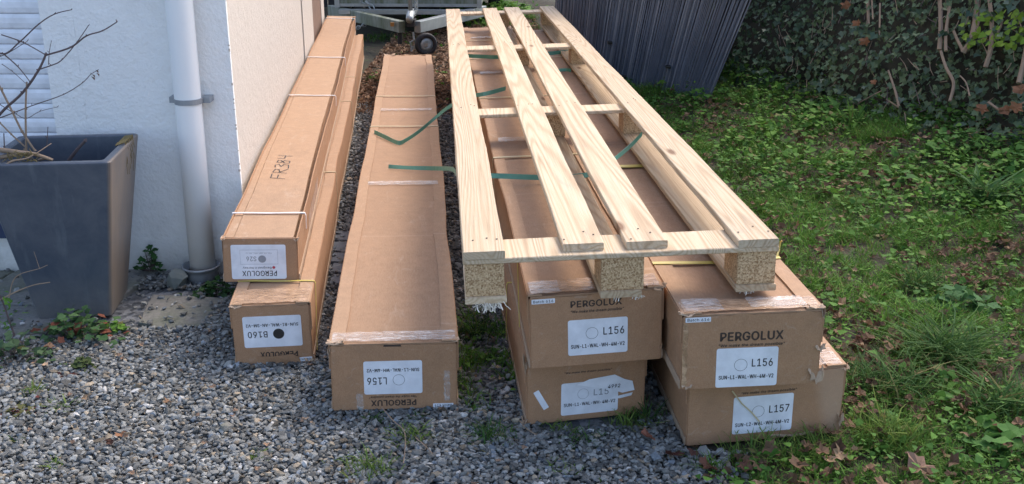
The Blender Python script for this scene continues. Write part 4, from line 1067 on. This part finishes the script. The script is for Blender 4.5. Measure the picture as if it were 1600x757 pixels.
# the larger fallen leaves, one by one
DL = [bpy.data.meshes.new('dead_leaf') for _ in range(4)]
def big_leaf(u, v, s, label, col=(.26, .13, .07), z=.02):
    p = gp(u, v); V0, F0 = dead_leaf_mesh(int(u)+int(v), 14)
    V1 = V0.copy(); V1 *= s*.7
    o = fast('dead_leaf', V1, F0, M['dead'], np.repeat(np.array([col])*rng.uniform(.8, 1.1), len(V1), axis=0)); o.location = (p.x, p.y, gz(p.x, p.y)+z)
    o.rotation_euler = (U(-.3, .5), U(-.3, .3), U(0, 6)); tag(o, label, 'leaf', 'large fallen leaves'); return o
for (u, v, s, l, c) in ((1011, 692, .028, 'curled russet leaf on the grass left of the right-hand stack foot', (.27, .11, .07)),
    (1052, 722, .030, 'dark brown curled leaf in front of the right-hand stack, left one', (.10, .04, .03)),
    (1082, 718, .018, 'small brown leaf just right of the dark curled leaf', (.13, .06, .045)),
    (1104, 740, .030, 'brown crumpled leaf at the bottom edge below the right-hand stack', (.16, .07, .045)),
    (1163, 742, .026, 'reddish triangular leaf at the bottom edge right of the crumpled one', (.22, .10, .07)),
    (1357, 470, .032, 'pale curled leaf on the verge right of the upper right-hand carton', (.27, .18, .12)),
    (1360, 646, .024, 'flat tan leaf in the grass right of the lower right-hand carton', (.30, .19, .12)),
    (1435, 742, .045, 'large tan leaf at the bottom edge of the verge', (.26, .16, .11)),
    (1455, 585, .03, 'brown leaf standing in the long grass tuft', (.14, .07, .05)),
    (1350, 540, .034, 'dark leaf on bare soil right of the upper right-hand carton', (.12, .055, .035)),
    (1520, 630, .036, 'twisted brown leaf among grass near the right edge', (.20, .10, .06)),
    (1355, 285, .036, 'crumpled brown leaf halfway up the green verge', (.20, .10, .06)),
    (1570, 690, .045, 'russet leaf cluster at the lower right corner', (.24, .11, .065)),
    (190, 688, .016, 'orange leaf lying on the open gravel', (.34, .16, .08)), (172, 700, .014, 'dark brown leaf touching the orange one on the gravel', (.10, .05, .035)),
    (78, 552, .024, 'folded brown leaf under the leafy weed by the planter', (.30, .18, .11)), (133, 632, .012, 'small tan chip of leaf on gravel near the left weeds', (.3, .2, .12)),
    (262, 636, .013, 'pale orange leaf on gravel left of centre', (.36, .21, .12)),
    (1415, 12, .05, 'large dead leaf caught near the top of the ivy', (.3, .14, .08))):
    if v < 100: continue
    big_leaf(u, v, s, l, c)

# ------------------------------------------------------------------ WEEDS AND TUFTS
def tuft(u, v, n, hh, spread, label, lean=(.4, 1.3), base=((.04, .10, .03), (.09, .17, .04)), wid=(.002, .004), yellow=.08, z=0.0, name='grass_tuft', cat='grass tuft'):
    p = gp(u, v); X = rng.normal(0, spread*1.2, n); Y = rng.normal(0, spread*.95, n); hf = np.exp(-((X/spread)**2+(Y/spread)**2)*.18)
    V_, F_, C_ = blades(X, Y, np.zeros(n), rng.uniform(hh*.3, hh*1.05, n)*(.35+.65*hf), rng.uniform(*wid, n), rng.uniform(*lean, n), gcol(n, base, yellow))
    o = fast(name, V_, F_, M['leafy'], C_); o.location = (p.x, p.y, gz(p.x, p.y)+z); tag(o, label, cat, 'grass tufts and weeds'); return o
YG = ((.09, .17, .035), (.20, .27, .06))
tuft(640, 684, 110, .055, .020, 'low green tuft on gravel just below the lone carton', base=YG)
tuft(585, 655, 50, .035, .012, 'tiny tuft at the left foot of the lone carton')
tuft(577, 735, 150, .060, .024, 'spreading grass tuft at the bottom edge below the lone carton', base=YG)
tuft(768, 684, 140, .055, .026, 'wide green tuft on gravel between lone carton and middle stack')
tuft(655, 652, 40, .03, .010, 'small sprout against the front of the lone carton')
tuft(742, 525, 150, .08, .034, 'dark long grass in the gap under the pallet front corner', base=((.02, .055, .02), (.045, .09, .03)))
tuft(764, 515, 110, .07, .03, 'dark grass behind the gap tuft beside the middle stack', base=((.02, .055, .02), (.045, .09, .03)))
tuft(765, 560, 90, .045, .02, 'low weeds at the left foot of the middle stack')
tuft(985, 662, 90, .06, .026, 'bright grass tuft at the right foot of the middle stack', base=YG)
tuft(1012, 655, 80, .07, .020, 'grass between the middle and right-hand stacks')
tuft(870, 672, 60, .035, .018, 'thin grass along the front of the middle stack', base=YG)
tuft(910, 690, 80, .05, .024, 'ragged tuft on gravel before the middle stack')
tuft(1200, 712, 180, .085, .045, 'yellow-green grass under the right-hand stack front', base=YG)
tuft(1280, 700, 160, .085, .035, 'yellow-green grass at the right foot of the right-hand stack', base=YG)
tuft(1385, 690, 260, .13, .035, 'tall pale green tuft right of the right-hand stack', base=YG, lean=(.3, 1.0))
tuft(1470, 560, 420, .20, .045, 'largest fountain of long dark grass on the verge', lean=(.6, 1.5), wid=(.003, .006))
tuft(1400, 610, 260, .14, .045, 'long dark grass in front of the largest fountain', lean=(.6, 1.5), wid=(.003, .005))
tuft(1340, 600, 200, .12, .04, 'dark grass beside the lower right-hand carton', lean=(.5, 1.4))
tuft(1440, 450, 180, .13, .035, 'grass fan above the bare soil patch on the verge', lean=(.5, 1.4), wid=(.003, .005))
tuft(1560, 640, 200, .14, .04, 'blue-green blades at the right edge', lean=(.5, 1.4), wid=(.004, .007))
tuft(1530, 330, 120, .22, .03, 'long-leaved thistle-like weed high on the verge', lean=(.6, 1.3), wid=(.007, .013), base=((.06, .14, .04), (.11, .2, .07)))
tuft(1270, 170, 70, .17, .03, 'spiky grey-green weed near the ivy foot', lean=(.4, 1.2), wid=(.006, .011), base=((.07, .14, .06), (.12, .2, .09)))
tuft(1215, 130, 60, .14, .03, 'spiky weed beside the dark sheet stack', lean=(.4, 1.2), wid=(.006, .011))
tuft(1330, 225, 60, .17, .02, 'upright broad blades halfway up the verge', lean=(.1, .7), wid=(.008, .013), base=((.08, .17, .04), (.12, .24, .05)))
tuft(50, 615, 60, .045, .014, 'yellow-green tuft near the left edge of the gravel', base=YG)
tuft(95, 640, 80, .04, .020, 'low yellow-green tuft right of the moss patch', base=YG)
tuft(85, 728, 50, .03, .014, 'small tuft on gravel at the bottom left', base=YG)
tuft(30, 688, 40, .025, .012, 'tiny green sprout at the far left of the gravel')
tuft(400, 715, 50, .03, .012, 'small bright sprout on gravel left of the lone carton', base=YG)
tuft(480, 690, 30, .02, .012, 'barely sprouting weed on gravel below the left pair')
tuft(545, 720, 40, .025, .014, 'low sprout left of the bottom edge tuft', base=YG)
tuft(880, 735, 60, .03, .024, 'scattered sprouts at the bottom edge below the middle stack', base=YG)
tuft(595, 62, 120, .10, .09, 'green weeds under the trailer drawbar', wid=(.006, .012))
tuft(585, 125, 90, .06, .05, 'green weeds in the gravel between the long cartons', wid=(.004, .009))
LV, LFF = None, None
def leafy_weed(u, v, n, spread, hh, size, label, cols, z=0.0, flat=1.0):
    p = gp(u, v); m = n
    a = np.linspace(0, 2*np.pi, 9, endpoint=False); r = 1+.25*np.cos(4*a)
    base = np.stack([r*np.cos(a), r*np.sin(a), .2*np.abs(np.sin(a))], 1); Fc = np.array([list(range(9))])
    X = rng.normal(0, spread, m); Y = rng.normal(0, spread*.55, m); d = np.exp(-(X/spread)**2*.4)
    s = rng.uniform(*size, m)
    V_, F_, C_ = scatter(base, Fc, np.stack([X, Y, rng.uniform(.1, 1, m)*hh*d], 1), rotmats(rng.uniform(0, 6.28, m), rng.normal(.3, .5, m), rng.uniform(0, 6.28, m)), np.stack([s, s, s], 1), cols)
    root = thing('leafy_weed', label, 'weed', (p.x, p.y, gz(p.x, p.y)+z), group='grass tufts and weeds')
    f_ = fast('foliage', V_, F_, M['leafy'], C_, root)
    mb = MB()
    for i in range(min(40, m)): mb.tube([(X[i]*.3, Y[i]*.3, 0), tuple(V_.reshape(m, 9, 3)[i].mean(0))], .0008, 4)
    mb.build('stems', M['twig'], root); return root
gw = gcol(150, ((.05, .11, .04), (.10, .18, .07)), .02); gw[::9] = (.22, .08, .05)
leafy_weed(122, 528, 150, .060, .085, (.008, .015), 'low geranium weed with reddening leaves at the planter foot', gw)
leafy_weed(178, 520, 40, .026, .04, (.006, .011), 'small leafy weed at the front right corner of the planter', gcol(40))
leafy_weed(238, 430, 50, .022, .085, (.007, .012), 'ivy sprig creeping on the slab right of the planter', gcol(50, ((.035, .10, .03), (.06, .15, .04)), 0), .02)
leafy_weed(338, 460, 90, .035, .05, (.006, .011), 'ferny weed between downpipe pot and left cartons', gcol(90, ((.035, .09, .025), (.05, .10, .04)), 0))
leafy_weed(18, 562, 90, .07, .07, (.007, .014), 'sprawling grey-green weed at the left edge', gcol(90, ((.06, .11, .05), (.11, .17, .08)), .05))
leafy_weed(128, 579, 50, .022, .035, (.005, .010), 'round olive cushion weed in the left gravel', gcol(50, ((.06, .09, .03), (.10, .13, .05)), .05))
mw_ = gcol(90, ((.10, .11, .04), (.16, .15, .06)), .2); mw_[::3] = (.16, .05, .04)
leafy_weed(35, 645, 90, .035, .014, (.004, .009), 'reddish moss cushion in gravel at the left edge', mw_)
leafy_weed(103, 590, 40, .02, .012, (.004, .008), 'dark red moss beside the olive cushion', np.tile(np.array([[.13, .05, .04]]), (40, 1)))
leafy_weed(1560, 700, 60, .06, .05, (.012, .024), 'broad-leaved weed at the lower right corner', gcol(60, ((.06, .15, .035), (.10, .22, .05)), 0))
leafy_weed(1500, 480, 60, .06, .06, (.012, .022), 'broad-leaved weed above the long grass near the right edge', gcol(60, ((.05, .13, .04), (.09, .19, .07)), 0))
for i, (u, v, n_, sp_, h_, l_) in enumerate(((1128, 172, 40, .06, .06, 'bushy nettle-like weed at the foot of the dark sheet stack'), (1165, 135, 60, .12, .12, 'leafy weed between the sheet stack and the ivy'),
        (1300, 205, 60, .12, .10, 'leafy weed at the ivy foot below the bent pale twig'), (1490, 268, 70, .13, .10, 'broad leafy patch at the foot of the ivy near the right edge'), (1415, 300, 50, .10, .06, 'low leafy patch halfway up the verge'),
        (1570, 300, 70, .12, .10, 'bright leafy weed at the right edge just below the ivy'))):
    leafy_weed(u, v, n_, sp_, h_, (.012, .024), l_, gcol(n_, ((.05, .13, .03), (.11, .24, .05)), .03))
# spindly seedling at the left edge
p0 = gp(24, 528); sg = thing('spindly_seedling', 'thin bare-stemmed seedling left of the planter foot', 'plant', (p0.x, p0.y, 0), group='grass tufts and weeds')
L3 = lambda u, v: py(u, v, p0.y)-Vector((p0.x, p0.y, 0))
MB().tube(smooth_pts([L3(24, 528), L3(14, 500), L3(5, 474), L3(-6, 450)]), .0032, 6, .002).build('stem', M['twig'], sg)
MB().tube(smooth_pts([L3(-10, 474), L3(20, 458), L3(50, 446), L3(78, 441)]), .0022, 6, .0014).build('stem', M['twig_pale'], sg)
MB().tube(smooth_pts([L3(14, 465), L3(20, 440), L3(32, 428), L3(60, 420), L3(74, 414)]), .0016, 6, .0008).build('stem', M['twig_pale'], sg)
MB().tube(smooth_pts([L3(62, 420), L3(57, 405), L3(53, 393)]), .0008, 5, .0005).build('stem', M['twig_pale'], sg)
n = 46; s_ = rng.uniform(.006, .011, n); pp = np.stack([rng.normal(-.02, .03, n), rng.normal(0, .02, n), rng.uniform(.03, .13, n)], 1)
r_ = scatter(LF, LFf, pp, rotmats(rng.uniform(0, 6.28, n), rng.normal(0, .6, n), rng.uniform(0, 6.28, n)), np.stack([s_, s_*.5, s_], 1), gcol(n)); fast('foliage', r_[0], r_[1], M['leafy'], r_[2], sg)
# dry stalks on gravel
for (pts, l) in (([(597, 647), (615, 668), (633, 688), (631, 735)], 'bent dry stalk on gravel before the lone carton'), ([(650, 695), (665, 708), (676, 720)], 'short straight dry stalk on the gravel right of the bent one'),
                 ([(812, 668), (822, 680), (838, 690)], 'pale bent stalk at the left foot of the middle stack')):
    MB().tube(smooth_pts([gp(u, v)+Vector((0, 0, .018)) for u, v in pts]), .0013, 5).build('dry_stalk', M['twig_pale']); tag(bpy.context.scene.objects[-1] if False else COL.objects[-1], l, 'twig', 'dry stalks')

# ------------------------------------------------------------------ IVY BANK
hedge = thing('ivy_hedge', 'dark ivy-covered bank hedge with pale stems along the right side', 'hedge', (0, 0, 0))
A0, A1 = Vector((.573, 7.637)), Vector((3.303, 2.177)); ad = (A1-A0).normalized(); an = Vector((ad.y*-1, ad.x))*1
if an.x < 0: an = -an
LEN = (A1-A0).length
def bank(s, h):
    """point on the bank surface: s along, h up"""
    p = A0+ad*s; o_ = .55*h+.12*wn(s*1.6, h*2)+.05*wn(s*5, h*5, 3)+.02
    q = p+an*o_; b0 = gz(p.x, p.y); return Vector((q.x, q.y, b0*.9-.05+h))
ns, nh = 90, 34; HH = 1.05
V = [tuple(bank(LEN*i/ns, -.1+(HH+.1)*j/nh)+Vector((0, 0, 0))) for j in range(nh+1) for i in range(ns+1)]
V += [(A0+ad*LEN*i/ns+an*3.0).to_tuple()+(HH,) for i in range(ns+1)]
F = [(j*(ns+1)+i, j*(ns+1)+i+1, (j+1)*(ns+1)+i+1, (j+1)*(ns+1)+i) for j in range(nh+1) for i in range(ns)]
fast('bank', np.array(V), np.array(F), M['bank'], parent=hedge, smooth=True)
ivy = np.array([(0, -.1), (.42, -.32), (.62, .02), (1.0-.08, .12), (.56, .42), (.30, 1.0-.35), (0, 1.15), (-.30, .65), (-.56, .42), (-.92, .12), (-.62, .02), (-.42, -.32)])*.5
ivV = np.array([(x, y, .16*abs(x)-.10*y*y) for x, y in ivy]+[(0, .12, -.02)]); K = len(ivy); ivF = np.array([[K, i, (i+1) % K] for i in range(K)])
def icol(n):
    t = rng.uniform(0, 1, n)[:, None]; c = np.array([[.045, .075, .036]])*(1-t)+np.array([[.15, .21, .10]])*t
    c = np.where(rng.uniform(0, 1, n)[:, None] < .10, np.array([[.09, .13, .085]]), c)
    return c
def hangmats(n, yawbase):
    """leaf local y points down the face, local z out of the bank"""
    out = np.zeros((n, 3, 3)); nrm = np.array([-an.x, -an.y, .45]); nrm /= np.linalg.norm(nrm)
    N_ = nrm[None]+rng.normal(0, .42, (n, 3)); N_ /= np.linalg.norm(N_, axis=1)[:, None]
    dn = np.array([[0, 0, -1.0]])+rng.normal(0, .45, (n, 3)); dn -= (dn*N_).sum(1)[:, None]*N_; dn /= np.linalg.norm(dn, axis=1)[:, None]
    out[:, :, 2] = N_; out[:, :, 1] = dn; out[:, :, 0] = np.cross(dn, N_); return out
n = 12500; ss = rng.uniform(0, LEN, n); hh = rng.uniform(-.02, 1.05, n)
pos = np.array([tuple(bank(a, b)) for a, b in zip(ss, hh)])+np.array([[-an.x, -an.y, .2]])*rng.uniform(0, .13, n)[:, None]**1.0
sz = rng.uniform(.022, .052, n)
sz *= .85+.4*ss/LEN
r_ = scatter(ivV, ivF, pos, hangmats(n, 0), np.stack([sz, sz, sz], 1), icol(n))
o = fast('ivy_leaf_mass', r_[0], r_[1], M['ivy'], r_[2], hedge); o['kind'] = 'stuff'
# the 300 leaves that show largest, one by one
lm = []
for c in ((.03, .06, .035), (.05, .09, .05), (.085, .12, .08), (.04, .075, .045)):
    me_o = fast('ivy_leaf', ivV, ivF, M['ivy'], np.tile(np.array([c]), (len(ivV), 1))); lm.append(me_o.data); bpy.data.objects.remove(me_o)
hm = hangmats(300, 0)
for i in range(300):
    a, b = U(.9, 4.3), U(.0, .85); p = bank(a, b)+Vector((-an.x, -an.y, .2))*U(.10, .17); s = U(.042, .066)
    o = bpy.data.objects.new('leaf', lm[i % 4]); link(o, hedge); o.matrix_world = Matrix.Translation(p) @ Matrix(hm[i].tolist()).to_4x4() @ Matrix.Scale(s, 4)
# pale stems
def bst(u, v, off=.12):
    """sight point met with the bank plane, pulled slightly proud"""
    d = ray(u, v); best = None; t = 3.0
    while t < 9:
        p = Vector((0, 0, H))+d*t; qx = (Vector((p.x, p.y))-A0); s = qx.dot(ad); o_ = qx.dot(an); pz = p.z-(gz(A0.x+ad.x*s, A0.y+ad.y*s)*.9-.05)
        if o_ > .55*pz-off: return p
        t += .02
    return p
def hstem(pts, r, r2, m='twig_pale'):
    MB().tube(smooth_pts([bst(u, v) for u, v in pts], 5), r, 6, r2).build('stem', M[m], hedge)
hstem([(1468, 78), (1470, 40), (1467, -20)], .012, .010); hstem([(1478, 80), (1478, 50), (1484, 10), (1488, -15)], .008, .007)
hstem([(1505, 82), (1518, 60), (1526, 20), (1530, -20)], .014, .012); hstem([(1505, 80), (1495, 60), (1490, 48)], .008, .006); hstem([(1512, 75), (1525, 50), (1535, 10)], .006, .005)
hstem([(1540, 105), (1548, 75), (1550, 40), (1545, -10)], .012, .010); hstem([(1549, 65), (1562, 45), (1566, 30)], .006, .005)
hstem([(1484, 158), (1490, 130), (1478, 105), (1470, 80)], .008, .007); hstem([(1592, 130), (1600, 95), (1606, 60)], .012, .01)
hstem([(1356, 0), (1357, 38)], .009, .008); hstem([(1362, 0), (1364, 30)], .005, .004); hstem([(1375, 5), (1374, 60)], .005, .004)
hstem([(1405, 168), (1398, 140), (1388, 110)], .007, .005); hstem([(1405, 168), (1385, 155)], .004, .003); hstem([(1338, 163), (1365, 148), (1394, 134)], .003, .003)
hstem([(1505, 222), (1515, 225), (1530, 245), (1558, 275)], .004, .002); hstem([(1515, 150), (1510, 130), (1500, 118)], .004, .003)
hstem([(1545, 160), (1570, 175), (1590, 165), (1610, 155)], .006, .004)
for k in range(120):
    u0, v0 = U(1180, 1610), U(-10, 190); du, dv = U(-14, 14), U(-40, 25); hstem([(u0, v0), (u0+du*.5+U(-2, 2), v0+dv*.5), (u0+du, v0+dv)], U(.0012, .0028), .001, random.choice(['twig_pale', 'twig']))
# caught dead leaves and bright young leaves
for (u, v, s, lab) in ((1320, 8, .034, 'topmost withered orange leaf above the left part of the ivy'), (1340, 36, .032, 'withered leaf just under the topmost one in the ivy'), (1352, 65, .036, 'largest of the withered leaves in the left part of the ivy'),
    (1365, 128, .020, 'small pinkish withered leaf alone in the middle of the ivy'), (1595, 140, .040, 'orange-brown leaf at the right edge of the ivy'), (1570, 172, .036, 'curled brown leaf low at the right end of the ivy'), (1588, 168, .034, 'rust leaf right beside the curled brown one at the ivy edge'),
    (1535, 170, .034, 'pale brown leaf left of the curled one low in the ivy'), (1540, 62, .016, 'tiny withered leaf between the pale stems')):
    p = bst(u, v, .16); V0, F0 = dead_leaf_mesh(int(u), 14); V1 = V0*s*.8
    o = fast('dead_leaf', V1, F0, M['dead'], np.tile(np.array([[.30, .14, .075]])*U(.7, 1.1), (len(V1), 1))); o.location = p; o.rotation_euler = (1.2+U(-.4, .4), U(-.5, .5), U(-1, .2))
    tag(o, lab, 'leaf', 'withered leaves caught in the ivy')
n = 90; pos = np.array([tuple(bst(U(1500, 1600), U(18, 75), U(.12, .2))) for _ in range(n)]); s_ = rng.uniform(.008, .018, n)
r_ = scatter(LF, LFf, pos, hangmats(n, 0), np.stack([s_, s_, s_], 1), gcol(n, ((.14, .24, .03), (.24, .34, .05)), 0)); fast('young_leaves', r_[0], r_[1], M['leafy'], r_[2], hedge)['kind'] = 'stuff'

# ------------------------------------------------------------------ STACK OF DARK SHEETS
B1, B0 = Vector((1.10, 5.78)), Vector((.26, 6.80)); fd = (B0-B1); fl = fd.length; fd.normalize(); bk = Vector((-fd.y, fd.x)); 
bk = Vector((.215, .977))
stk = thing('sheet_stack', 'tall stack of dark blue-grey ribbed sheets standing on edge behind the pallet', 'sheet stack', (B1.x, B1.y, 0))
NS = 152; rr = random.Random(5); prev = 0
mbs = [MB() for _ in range(8)]
for i in range(NS):
    q = i/(NS-1); s = q*fl
    lean = math.radians(22.5-19*q**.75); lean += math.radians(rr.uniform(-.4, .4))+math.radians(2.0*wn(q*7, 3))
    hgt = 1.25+rr.uniform(-.02, .02); d0 = rr.uniform(0, .006)+.012*max(0, wn(q*9, 1)); th = rr.uniform(.0072, .0092)
    # lean is towards +x (away from the house): direction -fd
    up = Vector((-fd.x*math.sin(lean), -fd.y*math.sin(lean), math.cos(lean)))
    o2 = Vector((fd.x*s, fd.y*s, -.01)); t2 = Vector((fd.x, fd.y, 0))*th
    f0 = Vector((bk.x, bk.y, 0))*d0; f1 = Vector((bk.x, bk.y, 0))*.55
    vs = [o2+f0, o2+t2+f0, o2+t2+f1, o2+f1]; bow = Vector((bk.x, bk.y, 0))*.02
    vs = vs+[p+up*hgt+bow for p in vs]
    tn = .5+.5*wn(q*14, 9)+.35*(rr.random()-.5); c = (.062+.03*tn, .085+.036*tn, .125+.045*tn)
    if rr.random() < .12: c = (.17, .20, .25)
    mbs[int(q*7.99)].add([p for p in vs], [(0, 3, 2, 1), (4, 5, 6, 7), (0, 1, 5, 4), (1, 2, 6, 5), (2, 3, 7, 6), (3, 0, 4, 7)], c)
for m_ in mbs:
    o = m_.build('sheets', M['sheet'], stk); o['kind'] = 'stuff'
for (u, v) in ((953, 66), (1044, 104), (975, 119)):
    d = ray(u, v); t = 4.0
    while t < 9:
        p = Vector((0, 0, H))+d*t
        if (Vector((p.x, p.y))-B1).dot(Vector((-fd.y, fd.x))*(1 if -fd.y > 0 else -1)) > -.012: break
        t += .01
    p = p-Vector((B1.x, B1.y, 0)); MB().box(p.x-.014, p.x+.014, p.y-.02, p.y+.02, p.z-.007, p.z+.007).build('clip', M['sheet'], stk, bevel=.003)

# ------------------------------------------------------------------ TRAILER
TB = 8.55
tr = thing('trailer', 'old galvanised box trailer with green-stained boards and jockey wheel behind the cartons', 'trailer', (-.76, 7.7, 0))
og = Vector((-.76, 7.7, 0))
def T(u, v, Y): return py(u, v, Y)-og
def tb(x0, x1, y0, y1, z0, z1, name, m, bev=.0): return MB().box(x0-og.x, x1-og.x, y0-og.y, y1-og.y, z0, z1).build(name, M[m], tr, bevel=bev)
zb = py(640, 10, TB).z; xl, xr = py(524, 8, TB).x, py(752, 8, TB).x
tb(xl, xr, TB, TB+.03, zb, zb+.5, 'front_board', 'board')
tb(xl, xl+.03, TB+.03, TB+2.4, zb, zb+.5, 'side_board', 'board'); tb(xr-.03, xr, TB+.03, TB+2.4, zb, zb+.5, 'side_board', 'board')
tb(xl+.03, xr-.03, TB+.03, TB+2.4, zb+.02, zb+.05, 'floor_board', 'board')
tb(xl-.004, xl+.035, TB-.012, TB-.0005, zb-.01, zb+.5, 'corner_post', 'galv'); tb(xr-.035, xr+.004, TB-.012, TB-.0005, zb-.01, zb+.5, 'corner_post', 'galv')
tb(xl, xr, TB-.006, TB-.0004, zb-.002, zb+.022, 'bottom_rail', 'galv')
tb(xl+.05, xr-.05, TB-.16, TB-.08, zb-.045, zb-.012, 'cross_member', 'galv')
# A-frame beams
def beam(pa, pb, hgt, wd, name, m):
    pa, pb = Vector(pa), Vector(pb); d = (pb-pa); d.z = 0; d.normalize(); sdv = Vector((-d.y, d.x, 0))*wd/2; mb = MB()
    vs = [pa-sdv, pa+sdv, pb+sdv, pb-sdv]; mb.add([v_-Vector((0, 0, hgt)) for v_ in vs]+vs, [(0, 3, 2, 1), (4, 5, 6, 7), (0, 1, 5, 4), (1, 2, 6, 5), (2, 3, 7, 6), (3, 0, 4, 7)])
    return mb.build(name, M[m], tr, bevel=.004)
bl = T(556, 12, TB-.05); bc = T(628, 34, 7.74); br = T(716, 12, TB-.05); bc2 = T(652, 34, 7.74)
bl.z = br.z = zb-.012; bc.z = bc2.z = .30
zf = T(640, 33, 7.74).z; bc.z = bc2.z = zf
beam(bl+Vector((-.25, .25, 0)), bc, .085, .055, 'drawbar_beam', 'algae'); beam(br+Vector((.2, .25, 0)), bc2, .085, .055, 'drawbar_beam', 'galv')
p = T(614, 37, 7.80); MB().box(p.x-.014, p.x+.014, p.y-.05, p.y-.03, p.z-.014, p.z+.014).build('reflector', M['amber'], tr)
# coupling head
c0 = T(641, 24, 7.66)
mb = MB().tube([c0+Vector((0, .16, .0)), c0+Vector((0, .08, .01)), c0+Vector((0, .0, .005)), c0+Vector((0, -.05, -.015)), c0+Vector((0, -.07, -.03))], .034, 12, .026); cp = mb.build('coupling_head', M['galv'], tr, smooth=True)
MB().box(c0.x-.03, c0.x+.03, c0.y+.02, c0.y+.14, c0.z-.085, c0.z-.036).build('coupling_plate', M['black'], tr)
MB().tube([c0+Vector((0, .03, .03)), c0+Vector((-.002, .05, .35))], .016, 12).build('jockey_tube', M['galv'], tr, smooth=True)
MB().tube([T(645, 50, 7.70), T(647, 62, 7.70), T(641, 66, 7.70), T(643, 80, 7.70)], .008, 8).build('breakaway_cable', M['galv'], tr)
MB().tube([T(625, 48, 7.85), T(625, 68, 7.85)], .018, 10).build('prop_stand', M['black'], tr)
# jockey wheel
wc = gp(666, 87, .0); wc = Vector((wc.x, wc.y, .085))-og; ax = Vector((.35, -.9, 0)).normalized()
def ringwheel(c, axv, prof, name, m, parent, n=32):
    e1 = Vector((0, 0, 1)); e2 = axv.cross(e1).normalized(); vs, fs = [], []
    for (r_, o_) in prof:
        for k in range(n): a = 2*math.pi*k/n; vs.append(c+axv*o_+(e1*math.cos(a)+e2*math.sin(a))*r_)
    m_ = len(prof)
    for i in range(m_):
        for k in range(n): fs.append((i*n+k, i*n+(k+1) % n, ((i+1) % m_)*n+(k+1) % n, ((i+1) % m_)*n+k))
    return MB().add(vs, fs).build(name, M[m], parent, smooth=True)
jw = bpy.data.objects.new('jockey_wheel', None); link(jw, tr)
ringwheel(wc, ax, [(.050, -.022), (.075, -.024), (.084, -.014), (.085, .0), (.084, .014), (.075, .024), (.050, .022)], 'tyre', 'black', jw)
ringwheel(wc, ax, [(.052, .018), (.052, -.020), (.044, -.018), (.040, -.004), (.016, .0), (.014, -.026), (.004, -.028), (.004, .018)], 'rim', 'galv', jw)
a_ = T(643, 72, 7.72); beam(a_, wc+ax*.03+Vector((.01, 0, .018)), .03, .012, 'wheel_fork', 'galv')
# chains
def chain(pts, name='safety_chain', k=9, rad=.016):
    P_ = smooth_pts(pts, 10); tot = [0]
    for a, b in zip(P_[:-1], P_[1:]): tot.append(tot[-1]+(b-a).length)
    mb = MB()
    for i in range(k):
        s = tot[-1]*(i+.5)/k; j = max(q_ for q_ in range(len(tot)-1) if tot[q_] <= s); c = P_[j].lerp(P_[j+1], (s-tot[j])/max(1e-6, tot[j+1]-tot[j])); d = (P_[j+1]-P_[j]).normalized()
        sdv = d.cross(Vector((0, 1, 0) if i % 2 else (.3, .2, 1))).normalized(); lp = []
        for q_ in range(13): a = 2*math.pi*q_/12; lp.append(c+d*math.cos(a)*rad*1.25+sdv*math.sin(a)*rad*.7)
        mb.tube(lp, rad*.22, 5)
    return mb.build(name, M['galv'], tr)
chain([T(545, -14, TB-.05), T(562, -2, TB-.05), T(575, 5, TB-.06), T(583, 14, TB-.08)], k=6, rad=.024)
chain([T(552, 46, 8.2), T(566, 40, 8.2), T(580, 33, 8.25)], k=6, rad=.018)
chain([T(650, 20, 7.75), T(650, 8, 7.75), T(650, -4, 7.75)], k=5, rad=.018)
# road wheels, mudguards and a dark box added to deepen the shade under the bed
for sx, xx in ((-1, xl-.10), (1, xr+.10)):
    rw = bpy.data.objects.new('road_wheel', None); link(rw, tr); c = Vector((xx, 9.7, .26))-og
    ringwheel(c, Vector((1, 0, 0)), [(.15, -.06), (.23, -.065), (.26, -.04), (.265, 0), (.26, .04), (.23, .065), (.15, .06)], 'tyre', 'black', rw)
    ringwheel(c, Vector((1, 0, 0)), [(.155, -.05), (.14, -.03), (.05, -.02), (.02, -.04), (.02, .04), (.05, .02), (.14, .03), (.155, .05)], 'rim', 'galv', rw)
    mb = MB().box(xx-.09-og.x, xx+.09-og.x, 9.36-og.y, 10.04-og.y, .53, .54).box(xx-.09-og.x, xx+.09-og.x, 9.34-og.y, 9.352-og.y, .3, .54); mb.build('mudguard', M['black'], tr)
tb(xl+.1, xr-.1, 9.6, 9.7, .1, zb-.03, 'axle_shade_box', 'black')

# made-up black boards standing in for the dark shade behind the trailer
scr = thing('shade_backdrop', 'added black boards standing in for the shade behind the trailer', 'backdrop', (-2.2, 10.9, 0))
for i in range(22):
    MB().box(-1.35+i*.125, -1.35+i*.125+.115, 0, .02, 0, 1.4+U(-.01, .01)).build('board', M['black'], scr, bevel=.002)
print('objects', len(bpy.data.objects), 'polys', sum(len(o.data.polygons) for o in bpy.data.objects if o.type == 'MESH'))
